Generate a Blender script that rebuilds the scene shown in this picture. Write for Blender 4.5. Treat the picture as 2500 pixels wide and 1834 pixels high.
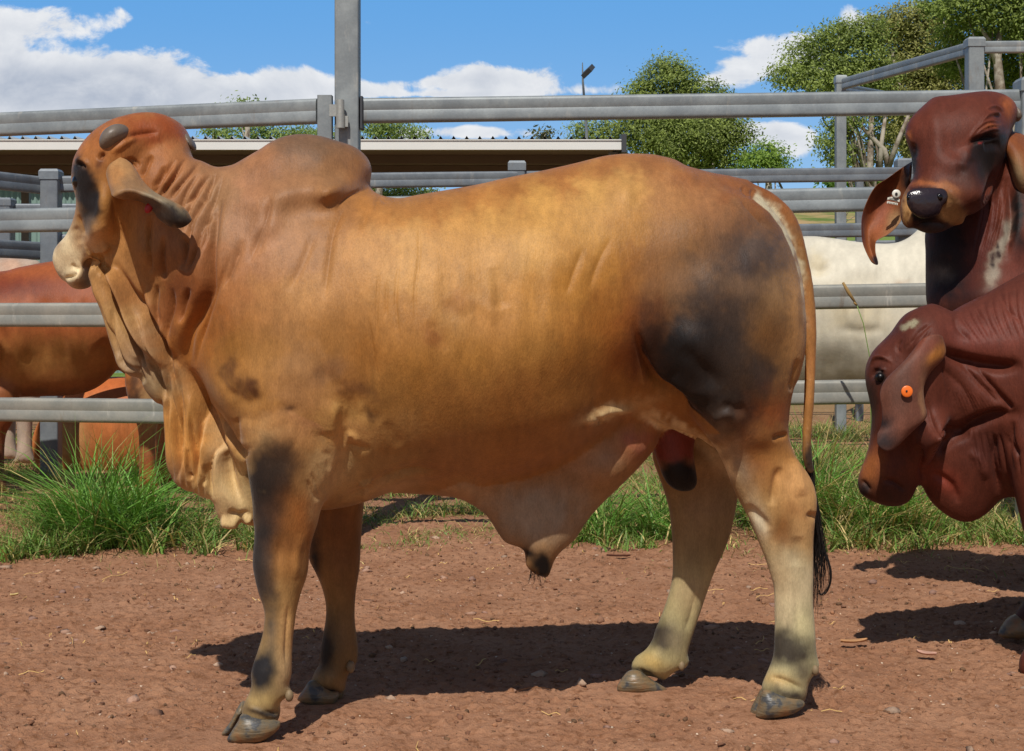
import bpy, math, random
import numpy as np
from mathutils import Vector
R = math.radians
sc = bpy.context.scene
for o in list(bpy.data.objects): bpy.data.objects.remove(o)

# ---------------------------------------------------------------- camera
# measurements are taken on the photograph at 2500 x 1834
FPX, CX, CY, HOR, CAMH = 3797.0, 1250.0, 917.0, 766.0, 1.035
cd = bpy.data.cameras.new("camera"); cam = bpy.data.objects.new("camera", cd)
sc.collection.objects.link(cam); sc.camera = cam
cd.sensor_width = 36; cd.lens = 36*FPX/2500; cd.shift_y = -(CY-HOR)/2500
cd.clip_start = .05; cd.clip_end = 3000
cam.location = (0, 0, CAMH); cam.rotation_euler = (R(90), 0, 0)

# ---------------------------------------------------------------- light
SUNV = Vector((-.14, -.74, 1.0)).normalized()
ELEV = math.asin(SUNV.z); AZ = math.atan2(SUNV.x, SUNV.y)
sl = bpy.data.lights.new("sun", 'SUN'); so = bpy.data.objects.new("sun", sl)
sl.energy = 4.0; sl.angle = R(.5); sl.color = (1, .955, .89)
so.rotation_euler = SUNV.to_track_quat('Z', 'Y').to_euler(); so.location = (0, 0, 20)
sc.collection.objects.link(so)
sc.view_settings.view_transform = 'Standard'; sc.view_settings.look = 'None'
sc.view_settings.exposure = 0; sc.view_settings.gamma = 1

w = bpy.data.worlds.new("World"); sc.world = w; w.use_nodes = True
nt = w.node_tree; nt.nodes.clear()
class G:
    """tiny helper for writing node graphs"""
    def __init__(s, nt): s.nt = nt
    def n(s, t, **k):
        nd = s.nt.nodes.new(t)
        for a, b in k.items():
            if hasattr(nd, a): setattr(nd, a, b)
        return nd
    def put(s, sock, v):
        if isinstance(v, bpy.types.NodeSocket): s.nt.links.new(v, sock)
        elif v is not None:
            if hasattr(sock.default_value, '__len__') and not hasattr(v, '__len__'): v = (v,)*len(sock.default_value)
            if hasattr(sock.default_value, '__len__') and len(sock.default_value) == 4 and len(v) == 3: v = (*v, 1)
            sock.default_value = v
    def math(s, op, a, b=None, c=None, clamp=False):
        nd = s.n('ShaderNodeMath', operation=op, use_clamp=clamp)
        for i, v in enumerate((a, b, c)):
            if v is not None: s.put(nd.inputs[i], v)
        return nd.outputs[0]
    def vmath(s, op, a, b=None):
        nd = s.n('ShaderNodeVectorMath', operation=op)
        s.put(nd.inputs[0], a)
        if b is not None: s.put(nd.inputs[3 if op == 'SCALE' else 1], b)
        return nd.outputs[1] if op in ('LENGTH', 'DOT_PRODUCT', 'DISTANCE') else nd.outputs[0]
    def noise(s, vec, scale, detail=4, rough=.5, dist=0, out=0):
        nd = s.n('ShaderNodeTexNoise'); s.put(nd.inputs['Vector'], vec)
        nd.inputs['Scale'].default_value = scale; nd.inputs['Detail'].default_value = detail
        nd.inputs['Roughness'].default_value = rough; nd.inputs['Distortion'].default_value = dist
        return nd.outputs[out]
    def ramp(s, f, stops):
        nd = s.n('ShaderNodeValToRGB'); s.put(nd.inputs[0], f)
        el = nd.color_ramp.elements
        while len(el) < len(stops): el.new(.5)
        for e, (p, c) in zip(el, stops):
            e.position = p
            e.color = (c, c, c, 1) if not hasattr(c, '__len__') else (*c, 1)
        return nd.outputs[0]
    def mix(s, f, a, b, mode='MIX'):
        nd = s.n('ShaderNodeMix', data_type='RGBA', blend_type=mode)
        s.put(nd.inputs[0], f); s.put(nd.inputs[6], a); s.put(nd.inputs[7], b)
        return nd.outputs[2]
    def mrange(s, v, a, b, c=0, d=1, smooth=True):
        nd = s.n('ShaderNodeMapRange', interpolation_type='SMOOTHSTEP' if smooth else 'LINEAR')
        for i, x in enumerate((v, a, b, c, d)): s.put(nd.inputs[i], x)
        return nd.outputs[0]
def C(r, g, b):
    f = lambda x: ((x/255+.055)/1.055)**2.4 if x > 10 else x/255/12.92
    return (f(r), f(g), f(b))

g = G(nt)
sky = g.n('ShaderNodeTexSky', sky_type='NISHITA', sun_disc=False)
sky.sun_elevation = ELEV; sky.sun_rotation = AZ
sky.altitude = 100; sky.air_density = 1.0; sky.dust_density = .6; sky.ozone_density = 1.6
tc = g.n('ShaderNodeTexCoord').outputs['Generated']
d = g.vmath('NORMALIZE', tc)
sep = g.n('ShaderNodeSeparateXYZ'); g.put(sep.inputs[0], d)
dy = g.math('MAXIMUM', sep.outputs[1], .02)
A = g.math('DIVIDE', sep.outputs[0], dy); B = g.math('DIVIDE', sep.outputs[2], dy)
cmb = g.n('ShaderNodeCombineXYZ'); g.put(cmb.inputs[0], A); g.put(cmb.inputs[1], g.math('MULTIPLY', B, 1.35)); g.put(cmb.inputs[2], 0)
pv = cmb.outputs[0]
# the cumulus banks of the day: bearing, height and size of each (tangents), plus noise
CL = []
def cl(u, v, ru, rv, s=1.0): CL.append(((u-CX)/FPX, (HOR-v)/FPX, ru/FPX, rv/FPX, s))
for a in [(50,62,150,52,.66),(190,52,100,44,.60),(290,40,40,30,.3),(20,185,150,50,.9),(110,205,140,55,1.0),(265,200,110,62,1.15),(360,175,100,62,1.0),
          (400,215,150,50,.95),(90,250,260,60,1.15),(330,262,250,45,1.0),(540,215,70,40,.55),(690,185,95,50,1.05),(740,215,110,45,1.0),(610,240,160,30,.8),
          (900,50,40,26,.6),(1050,205,70,30,.95),(1180,190,70,42,1.25),(1270,200,110,40,1.3),(1400,222,60,12,.6),(960,205,45,18,.7),(1100,232,200,8,.7),(1495,215,50,26,.85),(870,205,40,22,.6),(920,225,60,18,.7),
          (1800,130,95,42,.72),(1860,90,60,35,.5),(1940,110,80,35,1.0),(1960,160,100,40,.9),(1790,190,110,35,.9),(2110,60,110,40,1.0),(1700,200,90,22,.6),
          (1930,345,100,45,1.25),(1850,320,90,30,.95),(1120,320,110,20,1.1),(1000,330,60,18,.8),(1300,325,150,16,.8),(1700,330,90,26,.9),
          (2700,0,300,120,1),(-300,100,250,150,1.2),(-200,-250,300,90,.9),(1300,-500,400,90,.8),(3300,150,400,120,1.1)]: cl(*a)
tot = None
for (a, b, ra, rb, s) in CL:
    x = g.math('DIVIDE', g.math('SUBTRACT', A, a), ra); y = g.math('DIVIDE', g.math('SUBTRACT', B, b), rb)
    r2 = g.math('ADD', g.math('MULTIPLY', x, x), g.math('MULTIPLY', y, y))
    v = g.math('MULTIPLY', g.math('POWER', 2.718, g.math('MULTIPLY', r2, -.8)), s)
    tot = v if tot is None else g.math('ADD', tot, v)
n1 = g.noise(pv, 26, 8, .62, .3); n2 = g.noise(pv, 7, 5, .5)
dens = g.math('ADD', g.math('MULTIPLY', tot, .9), g.math('ADD', g.math('MULTIPLY', g.math('SUBTRACT', n1, .5), 2.4), g.math('MULTIPLY', g.math('SUBTRACT', n2, .5), .7)))
dens = g.math('MULTIPLY', dens, g.mrange(tot, .05, .3))
fac = g.mrange(dens, .58, 1.0)
# lit billows and greyer bellies: noise sampled a little towards the sun
off = g.vmath('ADD', pv, (-.004, .012, 0))
n1b = g.noise(off, 26, 8, .62, .3)
lit = g.math('ADD', .5, g.math('MULTIPLY', g.math('SUBTRACT', n1, n1b), 2.2))
thick = g.mrange(dens, .9, 2.4)
cc = g.mix(g.math('MULTIPLY', g.math('ADD', thick, g.math('SUBTRACT', 1, lit)), .46, clamp=True), C(240,242,245), C(164,176,196))
bl = g.mix(g.mrange(B, .02, .22), C(158,199,238), C(102,166,228))
bgn = g.n('ShaderNodeBackground'); g.put(bgn.inputs[0], g.mix(fac, bl, cc)); bgn.inputs[1].default_value = 1.0
bgs = g.n('ShaderNodeBackground'); g.put(bgs.inputs[0], sky.outputs[0]); bgs.inputs[1].default_value = .065
# the painted banks fill the part of the sky ahead, the rest is the plain sky
front = g.mrange(sep.outputs[1], .25, .6)
ms = g.n('ShaderNodeMixShader'); g.put(ms.inputs[0], g.math('MULTIPLY', front, g.mrange(sep.outputs[2], .5, .3)))
nt.links.new(bgs.outputs[0], ms.inputs[1]); nt.links.new(bgn.outputs[0], ms.inputs[2])
wo = g.n('ShaderNodeOutputWorld'); nt.links.new(ms.outputs[0], wo.inputs[0])

# ---------------------------------------------------------------- helpers
def P(u, v, d): return ((u-CX)*d/FPX, d, CAMH-(v-HOR)*d/FPX)
def link(o, parent=None):
    sc.collection.objects.link(o)
    if parent is not None: o.parent = parent
    return o
def tag(o, label=None, cat=None, group=None, kind=None):
    if label: o['label'] = label
    if cat: o['category'] = cat
    if group: o['group'] = group
    if kind: o['kind'] = kind
    return o
def empty(name, loc=(0,0,0), **k):
    o = bpy.data.objects.new(name, None); o.location = loc; o.empty_display_size = .1
    link(o); return tag(o, **k)
def mesh(name, V, F, mat, parent=None, col=None, smooth=True, uvw=None):
    """one mesh object from arrays; F an (n,3|4) array or a list of lists. World coordinates, parent may be moved."""
    V = np.asarray(V, np.float32).reshape(-1, 3)
    if parent is not None:
        V = V - np.array(parent.matrix_basis.translation if parent.parent is None else WORLD.get(parent.name, (0,0,0)), np.float32)
    me = bpy.data.meshes.new(name)
    if isinstance(F, np.ndarray):
        n, k = F.shape
        me.vertices.add(len(V)); me.vertices.foreach_set('co', V.ravel())
        me.loops.add(n*k); me.loops.foreach_set('vertex_index', F.astype(np.int32).ravel())
        me.polygons.add(n); me.polygons.foreach_set('loop_start', np.arange(0, n*k, k, dtype=np.int32))
        me.update(calc_edges=True)
    else:
        me.from_pydata(V.tolist(), [], F); me.update()
    if smooth: me.polygons.foreach_set('use_smooth', np.ones(len(me.polygons), bool))
    if col is not None:
        at = me.color_attributes.new('coat', 'FLOAT_COLOR', 'POINT')
        c4 = np.ones((len(V), 4), np.float32); c4[:, :3] = col; at.data.foreach_set('color', c4.ravel())
    me.materials.append(mat)
    o = bpy.data.objects.new(name, me); link(o, parent)
    WORLD[name] = (0, 0, 0) if parent is None else (np.array(parent.matrix_basis.translation) if parent.parent is None else WORLD.get(parent.name, (0,0,0)))
    WORLD[o.name] = WORLD[name]
    return o
WORLD = {}
def mat_new(name):
    m = bpy.data.materials.new(name); m.use_nodes = True
    b = m.node_tree.nodes['Principled BSDF']; return m, G(m.node_tree), b
def bump(g, b, h, dist=.01, strength=1):
    nd = g.n('ShaderNodeBump'); nd.inputs['Distance'].default_value = dist; nd.inputs['Strength'].default_value = strength
    g.put(nd.inputs['Height'], h); g.nt.links.new(nd.outputs[0], b.inputs['Normal']); return nd
rng = np.random.default_rng(7)
class MB:
    """collects boxes / tubes into one mesh"""
    def __init__(s): s.V = []; s.F = []; s.n = 0
    def add(s, V, F):
        s.V.append(np.asarray(V, float)); s.F += [[i+s.n for i in f] for f in F]; s.n += len(V)
    def sweep(s, a, b, prof, up=(0,0,1), cap=True):
        """sweep closed 2D profile (side, up) from a to b"""
        a = np.array(a, float); b = np.array(b, float); t = b-a; t /= np.linalg.norm(t)
        up = np.array(up, float); sd = np.cross(t, up); sd /= np.linalg.norm(sd); u2 = np.cross(sd, t)
        n = len(prof); V = [p + sd*x + u2*y for p in (a, b) for x, y in prof]
        F = [[i, (i+1) % n, n+(i+1) % n, n+i] for i in range(n)]
        if cap: F += [list(range(n))[::-1], list(range(n, 2*n))]
        s.add(V, F)
    def box(s, c, size, bev=0.0):
        x, y, z = [q/2 for q in size]; bv = min(bev, x*.9, y*.9)
        prof = rrect(size[0], size[1], bv, 3) if bv > 0 else [(-x,-y),(x,-y),(x,y),(-x,y)]
        s.sweep((c[0], c[1], c[2]-z), (c[0], c[1], c[2]+z), prof, up=(0,1,0))
    def tube(s, pts, rad, seg=8, cap=True):
        pts = [np.array(p, float) for p in pts]; rad = rad if hasattr(rad, '__len__') else [rad]*len(pts)
        V = []; prev = None
        for i, p in enumerate(pts):
            t = pts[min(i+1, len(pts)-1)]-pts[max(i-1, 0)]; t /= (np.linalg.norm(t)+1e-9)
            ref = np.array((0,0,1.)) if abs(t[2]) < .9 else np.array((1.,0,0))
            if prev is not None: ref = prev
            sd = np.cross(t, ref); sd /= (np.linalg.norm(sd)+1e-9); u2 = np.cross(sd, t); prev = u2
            for k in range(seg):
                a = 2*math.pi*k/seg; V.append(p + rad[i]*(sd*math.cos(a)+u2*math.sin(a)))
        n = len(pts); F = [[i*seg+k, i*seg+(k+1) % seg, (i+1)*seg+(k+1) % seg, (i+1)*seg+k] for i in range(n-1) for k in range(seg)]
        if cap: F += [list(range(seg))[::-1], list(range((n-1)*seg, n*seg))]
        s.add(V, F)
    def build(s, name, mat, parent=None, smooth=False):
        o = mesh(name, np.concatenate(s.V), s.F, mat, parent, smooth=smooth)
        return o
def rrect(w_, h_, r, seg=4):
    out = []
    for cx, cy, a0 in ((w_/2-r, h_/2-r, 0), (-w_/2+r, h_/2-r, 90), (-w_/2+r, -h_/2+r, 180), (w_/2-r, -h_/2+r, 270)):
        for k in range(seg+1):
            a = R(a0+90*k/seg); out.append((cx+r*math.cos(a), cy+r*math.sin(a)))
    return out
def autosmooth(o, ang=40):
    me = o.data; me.polygons.foreach_set('use_smooth', np.ones(len(me.polygons), bool))
    import bmesh
    bm = bmesh.new(); bm.from_mesh(me)
    bmesh.ops.recalc_face_normals(bm, faces=bm.faces)
    for e in bm.edges:
        if len(e.link_faces) == 2 and e.calc_face_angle(0) > R(ang): e.smooth = False
    bm.to_mesh(me); bm.free(); return o
# value noise on numpy points
def vnoise(p, seed=0):
    p = np.asarray(p, np.float64); i = np.floor(p).astype(np.int64); f = p-i; f = f*f*(3-2*f)
    def h(a):
        n = a[..., 0]*374761393 + a[..., 1]*668265263 + (a[..., 2]*2147483647 if a.shape[-1] > 2 else 0) + seed*1274126177
        n = (n ^ (n >> 13))*1274126177; n = n ^ (n >> 16); return (n & 0xffffff)/16777215.0
    D = p.shape[-1]; out = 0
    for c in range(2**D):
        off = np.array([(c >> k) & 1 for k in range(D)]); wgt = np.prod(np.where(off, f, 1-f), axis=-1)
        out = out + wgt*h(i+off)
    return out*2-1
def fbm(p, oct=4, seed=0, rough=.5):
    a = 1; s = 0; t = 0
    for k in range(oct):
        s = s + a*vnoise(p*2**k+k*17.3, seed+k); t += a; a *= rough
    return s/t
def sstep(x, a, b):
    t = np.clip((x-a)/(b-a), 0, 1); return t*t*(3-2*t)
# ---------------------------------------------------------------- organic bodies
def catmull(pts, per=6, closed=True):
    p = np.array(pts, float); n = len(p); out = []
    rngi = range(n if closed else n-1)
    for i in rngi:
        if closed: a, b, c, e = p[(i-1) % n], p[i], p[(i+1) % n], p[(i+2) % n]
        else: a, b, c, e = p[max(i-1, 0)], p[i], p[i+1], p[min(i+2, n-1)]
        for k in range(per):
            t = k/per
            out.append(.5*((2*b)+(-a+c)*t+(2*a-5*b+4*c-e)*t*t+(-a+3*b-3*c+e)*t**3))
    if not closed: out.append(p[-1])
    return np.array(out)
def poly_sdf(poly, X, Z):
    """signed distance, positive inside, on lattice X x Z"""
    px, pz = np.meshgrid(X, Z, indexing='ij'); q = np.stack([px.ravel(), pz.ravel()], 1)
    best = np.full(len(q), 1e9); ins = np.zeros(len(q), bool)
    a = poly; b = np.roll(poly, -1, 0)
    for (x0, z0), (x1, z1) in zip(a, b):
        ex, ez = x1-x0, z1-z0; L = ex*ex+ez*ez+1e-12
        t = np.clip(((q[:, 0]-x0)*ex+(q[:, 1]-z0)*ez)/L, 0, 1)
        dd = (q[:, 0]-x0-t*ex)**2+(q[:, 1]-z0-t*ez)**2
        np.minimum(best, dd, out=best)
        if z0 != z1:
            c = (q[:, 1] >= min(z0, z1)) & (q[:, 1] < max(z0, z1))
            ins ^= c & (q[:, 0] < x0+(q[:, 1]-z0)/(z1-z0)*(x1-x0))
    dd = np.sqrt(best); return np.where(ins, dd, -dd).reshape(px.shape)
def poisson(dist, h, it=None):
    """laplacian(u) = -1 inside, u = 0 outside (sub-cell border through a penalty)"""
    cov = np.clip(.5+dist/h, 0, 1); pen = (1-cov)*60
    u = np.maximum(dist, 0)*.08
    nx, nz = u.shape; it = it or int(1.6*max(np.max(dist)/h*4, 40)); om = 2/(1+math.pi/max(20, np.max(dist)/h*2.2))
    ii, kk = np.meshgrid(np.arange(nx), np.arange(nz), indexing='ij'); par = (ii+kk) % 2
    act = cov > 0
    m = [(act & (par == c))[1:-1, 1:-1] for c in (0, 1)]
    den = 4+pen[1:-1, 1:-1]
    for _ in range(it):
        for c in (0, 1):
            nb = u[:-2, 1:-1]+u[2:, 1:-1]+u[1:-1, :-2]+u[1:-1, 2:]+h*h*cov[1:-1, 1:-1]
            new = nb/den; ui = u[1:-1, 1:-1]
            ui[m[c]] += om*(new[m[c]]-ui[m[c]])
    return u
def inflate2d(poly, samples, X, Z, h):
    dist = poly_sdf(poly, X, Z)
    u = poisson(dist, h)
    ok = dist > 2.5*h
    if not ok.any(): ok = dist > .8*h
    r = np.where(ok, u/np.maximum(dist, 1e-6), 0); wt = ok.astype(float)
    num, den = r.copy(), wt.copy()
    def blur(a):
        a = np.pad(a, 1, mode='edge'); a = (a[:-2]+a[1:-1]*2+a[2:])/4; return (a[:, :-2]+a[:, 1:-1]*2+a[:, 2:])/4
    R_ = r.copy(); filled = wt > 0
    for _ in range(int(.085/h)):
        num2, den2 = blur(num), blur(den)
        new = (~filled) & (den2 > 1e-4)
        R_[new] = (num2/np.maximum(den2, 1e-9))[new]; filled |= new
        num, den = np.where(filled, R_, 0), filled.astype(float)
    R_[~filled] = np.median(R_[filled])
    for _ in range(3): R_ = np.where(ok, R_, blur(R_))
    wk = np.clip(dist/h/2.5-1, 0, 1); U = R_*dist*(1-wk)+u*wk
    xx, zz = np.meshgrid(X, Z, indexing='ij')
    def samp(A, x, z):
        i = np.clip(int(round((x-X[0])/h)), 0, len(X)-1); k = np.clip(int(round((z-Z[0])/h)), 0, len(Z)-1); return A[i, k]
    W = 0; LK = 0; YO = 0
    for (x, z, H, yo) in samples:
        s = math.sqrt(2*max(samp(U, x, z), 1e-5)); k = np.clip(H/s, .05, 4)
        wgt = 1/((xx-x)**2+(zz-z)**2+.03**2)**1.5
        W = W+wgt; LK = LK+wgt*math.log(k); YO = YO+wgt*yo
    K = np.exp(LK/W); YO = YO/W
    for _ in range(4): K = blur(K); YO = blur(YO)
    gx, gz = np.gradient(U, h); gg = np.sqrt(gx*gx+gz*gz)
    for _ in range(6): gg = blur(gg)
    return U, K, YO, gg
def smin(a, b, k):
    hh = np.clip(.5+.5*(b-a)/k, 0, 1); return b+(a-b)*hh-k*hh*(1-hh)
def surface_nets(f, org, h):
    ins = f < 0
    nx, ny, nz = f.shape
    cnt = np.zeros((nx-1, ny-1, nz-1), np.int8)
    for a in (0, 1):
        for b in (0, 1):
            for c in (0, 1): cnt += ins[a:nx-1+a, b:ny-1+b, c:nz-1+c]
    act = (cnt > 0) & (cnt < 8)
    I = np.argwhere(act); idx = np.full(act.shape, -1, np.int32); idx[act] = np.arange(len(I))
    S = np.zeros((len(I), 3)); n = np.zeros(len(I))
    cor = [(a, b, c) for a in (0, 1) for b in (0, 1) for c in (0, 1)]
    val = {c: f[I[:, 0]+c[0], I[:, 1]+c[1], I[:, 2]+c[2]].astype(np.float64) for c in cor}
    for c in cor:
        for ax in range(3):
            if c[ax] == 0:
                e = list(c); e[ax] = 1; e = tuple(e); va, vb = val[c], val[e]
                cr = (va < 0) != (vb < 0); t = np.where(cr, va/np.where(cr, va-vb, 1), 0)
                p = np.array(c, float)[None, :].repeat(len(I), 0); p[:, ax] = t
                S += p*cr[:, None]; n += cr
    V = (I+S/n[:, None])*h+np.array(org)
    Q = []
    for ax in range(3):
        sl0 = [slice(1, -1)]*3; sl0[ax] = slice(0, -1); sl1 = list(sl0); sl1[ax] = slice(1, None)
        a_, b_ = ins[tuple(sl0)], ins[tuple(sl1)]
        E_ = np.argwhere(a_ != b_)
        if not len(E_): continue
        flip = a_[tuple(E_.T)]
        o = np.ones(3, int); o[ax] = 0; E_ = E_+o
        u_, v_ = [q for q in range(3) if q != ax]
        def c(du, dv):
            q = E_.copy(); q[:, u_] -= du; q[:, v_] -= dv; return idx[q[:, 0], q[:, 1], q[:, 2]]
        quad = np.stack([c(1, 1), c(0, 1), c(0, 0), c(1, 0)], 1)
        nrm = np.cross(V[quad[:, 2]]-V[quad[:, 0]], V[quad[:, 3]]-V[quad[:, 1]])[:, ax]
        bad = (nrm > 0) != flip; quad[bad] = quad[bad][:, ::-1]
        Q.append(quad)
    return V, np.concatenate(Q)
def edges_of(F):
    e = np.concatenate([F[:, [0, 1]], F[:, [1, 2]], F[:, [2, 3]], F[:, [3, 0]]]); e = np.sort(e, 1)
    key = e[:, 0].astype(np.int64)*(F.max()+1)+e[:, 1]; uq, inv = np.unique(key, return_inverse=True)
    return np.stack([uq//(F.max()+1), uq % (F.max()+1)], 1), inv.reshape(4, -1)
def smooth_v(V, F, it=2, lam=.5):
    e, _ = edges_of(F); n = len(V); deg = np.bincount(e.ravel(), minlength=n)[:, None]+1e-9
    for _ in range(it):
        acc = np.zeros_like(V)
        for k in range(3):
            acc[:, k] = np.bincount(e[:, 0], V[e[:, 1], k], n)+np.bincount(e[:, 1], V[e[:, 0], k], n)
        V = V+lam*(acc/deg-V)
    return V
def subdivide(V, F):
    e, inv = edges_of(F); n = len(V); m = len(e)
    V2 = np.concatenate([V, (V[e[:, 0]]+V[e[:, 1]])/2, V[F].mean(1)])
    em = n+inv; fc = n+m+np.arange(len(F))
    Q = [np.stack([F[:, k], em[k], fc, em[(k-1) % 4]], 1) for k in range(4)]
    return V2, np.concatenate(Q)
def vnormals(V, F):
    a = V[F[:, 2]]-V[F[:, 0]]; b = V[F[:, 3]]-V[F[:, 1]]; fn = np.cross(a, b); N = np.zeros_like(V)
    for c in range(4):
        for k in range(3): N[:, k] += np.bincount(F[:, c], fn[:, k], len(V))
    return N/(np.linalg.norm(N, axis=1, keepdims=True)+1e-12)
class Beast:
    """A body grown as one surface. Outlines are in photo pixels on the body's own upright plane y = d0 + s*x,
    thickness and sideways offset are given in metres at sample points."""
    def __init__(s, d0, slope, h=.006, fine=2): s.d0, s.s, s.h, s.fine = d0, slope, h, fine; s.comps = []
    def xz(s, u, v, yo=0):
        t = (np.asarray(u, float)-CX)/FPX; x = t*(s.d0+yo)/(1-s.s*t); d = s.d0+yo+s.s*x
        return x, CAMH-(np.asarray(v, float)-HOR)*d/FPX
    def pt(s, u, v, yo=0):
        x, z = s.xz(u, v, yo); return np.array((float(x), s.d0+yo+s.s*float(x), float(z)))
    def add(s, poly, samples, yo=0, k=.03, name='', raw=False, per=5):
        p = np.array(poly, float)
        if not raw:
            sy = np.array([(q[0], q[1], q[3] if len(q) > 3 else yo) for q in samples], float)
            wq = 1/(((p[:, None, :]-sy[None, :, :2])**2).sum(-1)+400)**1.5; py = (wq*sy[:, 2]).sum(1)/wq.sum(1)
            p = np.stack(s.xz(p[:, 0], p[:, 1], py), 1)
        sm = []
        for q in samples:
            u, v, H = q[:3]; y2 = q[3] if len(q) > 3 else yo
            if raw: sm.append((u, v, H, y2))
            else:
                x, z = s.xz(u, v, yo); sm.append((float(x), float(z), H, y2))
        s.comps.append((catmull(p, per), sm, k, name))
    def grow(s, sub=1, smooth=2):
        h = s.h; allp = np.concatenate([c[0] for c in s.comps]); pad = .04
        ymax = max(abs(q[3])+q[2] for c in s.comps for q in c[1])*1.15+.05
        X = np.arange(allp[:, 0].min()-pad, allp[:, 0].max()+pad, h); Z = np.arange(allp[:, 1].min()-pad, allp[:, 1].max()+pad, h)
        Y = np.arange(-ymax, ymax, h)
        Fld = np.full((len(X), len(Y), len(Z)), .2, np.float32); owner = np.zeros(Fld.shape, np.int8)
        for ci, (poly, sm, k, name) in enumerate(s.comps):
            i0 = max(0, int((poly[:, 0].min()-X[0])/h)-12); i1 = min(len(X), int((poly[:, 0].max()-X[0])/h)+13)
            k0 = max(0, int((poly[:, 1].min()-Z[0])/h)-12); k1 = min(len(Z), int((poly[:, 1].max()-Z[0])/h)+13)
            m2 = s.fine; X2 = X[i0]+np.arange((i1-i0-1)*m2+1)*h/m2; Z2 = Z[k0]+np.arange((k1-k0-1)*m2+1)*h/m2
            U, K, YO, GU = [q[::m2, ::m2] for q in inflate2d(poly, sm, X2, Z2, h/m2)]
            y = Y[None, :, None]; dy = (y-YO[:, None, :])/K[:, None, :]
            val = dy*dy-2*U[:, None, :]
            grad = np.sqrt(4*(dy/K[:, None, :])**2+4*GU[:, None, :]**2+.004)
            S = np.clip(val/grad, -.2, .2).astype(np.float32)
            blk = Fld[i0:i1, :, k0:k1]; ob = owner[i0:i1, :, k0:k1]
            ob[S < blk] = ci
            Fld[i0:i1, :, k0:k1] = smin(blk, S, k) if ci else S
        V, F = surface_nets(Fld, (X[0], Y[0], Z[0]), h)
        ijk = np.round((V-np.array((X[0], Y[0], Z[0])))/h).astype(int)
        V = smooth_v(V, F, smooth)
        own = owner[np.clip(ijk[:, 0], 0, len(X)-1), np.clip(ijk[:, 1], 0, len(Y)-1), np.clip(ijk[:, 2], 0, len(Z)-1)]
        for _ in range(sub):
            n = len(V); e, inv = edges_of(F)
            own = np.concatenate([own, own[e[:, 0]], own[F[:, 0]]]); V, F = subdivide(V, F); V = smooth_v(V, F, 1, .5)
        s.Vl, s.F, s.own = V, F, own        # local: x, lateral, z
        return s
    def uv(s, V):
        """photo pixel that each vertex was drawn at"""
        d = s.d0+V[:, 1]+s.s*V[:, 0]; return CX+V[:, 0]*FPX/d, HOR+(CAMH-V[:, 2])*FPX/d
    def world(s, V=None):
        V = (s.Vl if V is None else V).copy(); V[:, 1] = s.d0+s.s*V[:, 0]+V[:, 1]; return V
def seg_dist(u, v, line):
    """distance to polyline, parameter 0..1 along it, signed side"""
    L = np.array(line, float); best = np.full(len(u), 1e9); par = np.zeros(len(u)); side = np.zeros(len(u)); n = len(L)-1
    for i in range(n):
        (x0, y0), (x1, y1) = L[i], L[i+1]; ex, ey = x1-x0, y1-y0; q = ex*ex+ey*ey+1e-9
        t = np.clip(((u-x0)*ex+(v-y0)*ey)/q, 0, 1); dx, dy = u-x0-t*ex, v-y0-t*ey; dd = dx*dx+dy*dy
        m = dd < best; best[m] = dd[m]; par[m] = (i+t[m])/n; side[m] = np.sign(ex*dy-ey*dx)[m]
    return np.sqrt(best), par, side
def relief(V, N, u, v, strokes, own=None):
    """strokes: (points, width px, depth m[, step m[, (owners)]]). Negative depth is a groove, step raises one side of the line."""
    D = np.zeros(len(V)); near = np.clip(-N[:, 1]*2.2, 0, 1)
    for st in strokes:
        pts, wd, dep = st[:3]; step = st[3] if len(st) > 3 else 0; ow = st[4] if len(st) > 4 else None
        pts = catmull(pts, 4, False) if len(pts) > 2 else np.array(pts, float); lo = pts.min(0)-3*wd; hi = pts.max(0)+3*wd
        m = (u > lo[0]) & (u < hi[0]) & (v > lo[1]) & (v < hi[1]) & (near > 0)
        if ow is not None: m &= np.isin(own, ow)
        if not m.any(): continue
        i = np.flatnonzero(m); dd, t, sd = seg_dist(u[i], v[i], pts)
        taper = np.clip(t/.32, 0, 1)*np.clip((1-t)/.32, 0, 1); taper = taper*taper*(3-2*taper)
        taper = np.where((t <= 0) | (t >= 1), 0, taper)
        D[i] += dep*taper*(np.exp(-(dd/wd)**2) if dep > 0 else (.55*np.exp(-dd/(wd*.55))+.55*np.exp(-(dd/(wd*1.1))**2) if wd < 9.5 else np.exp(-(dd/wd)**2)))
        if step:
            D[i] += step*np.sign(sd)*np.exp(-(dd/(wd*2.2))**2)*(1-np.exp(-(dd/(wd*.7))**2))*taper
    return D*near
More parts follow.
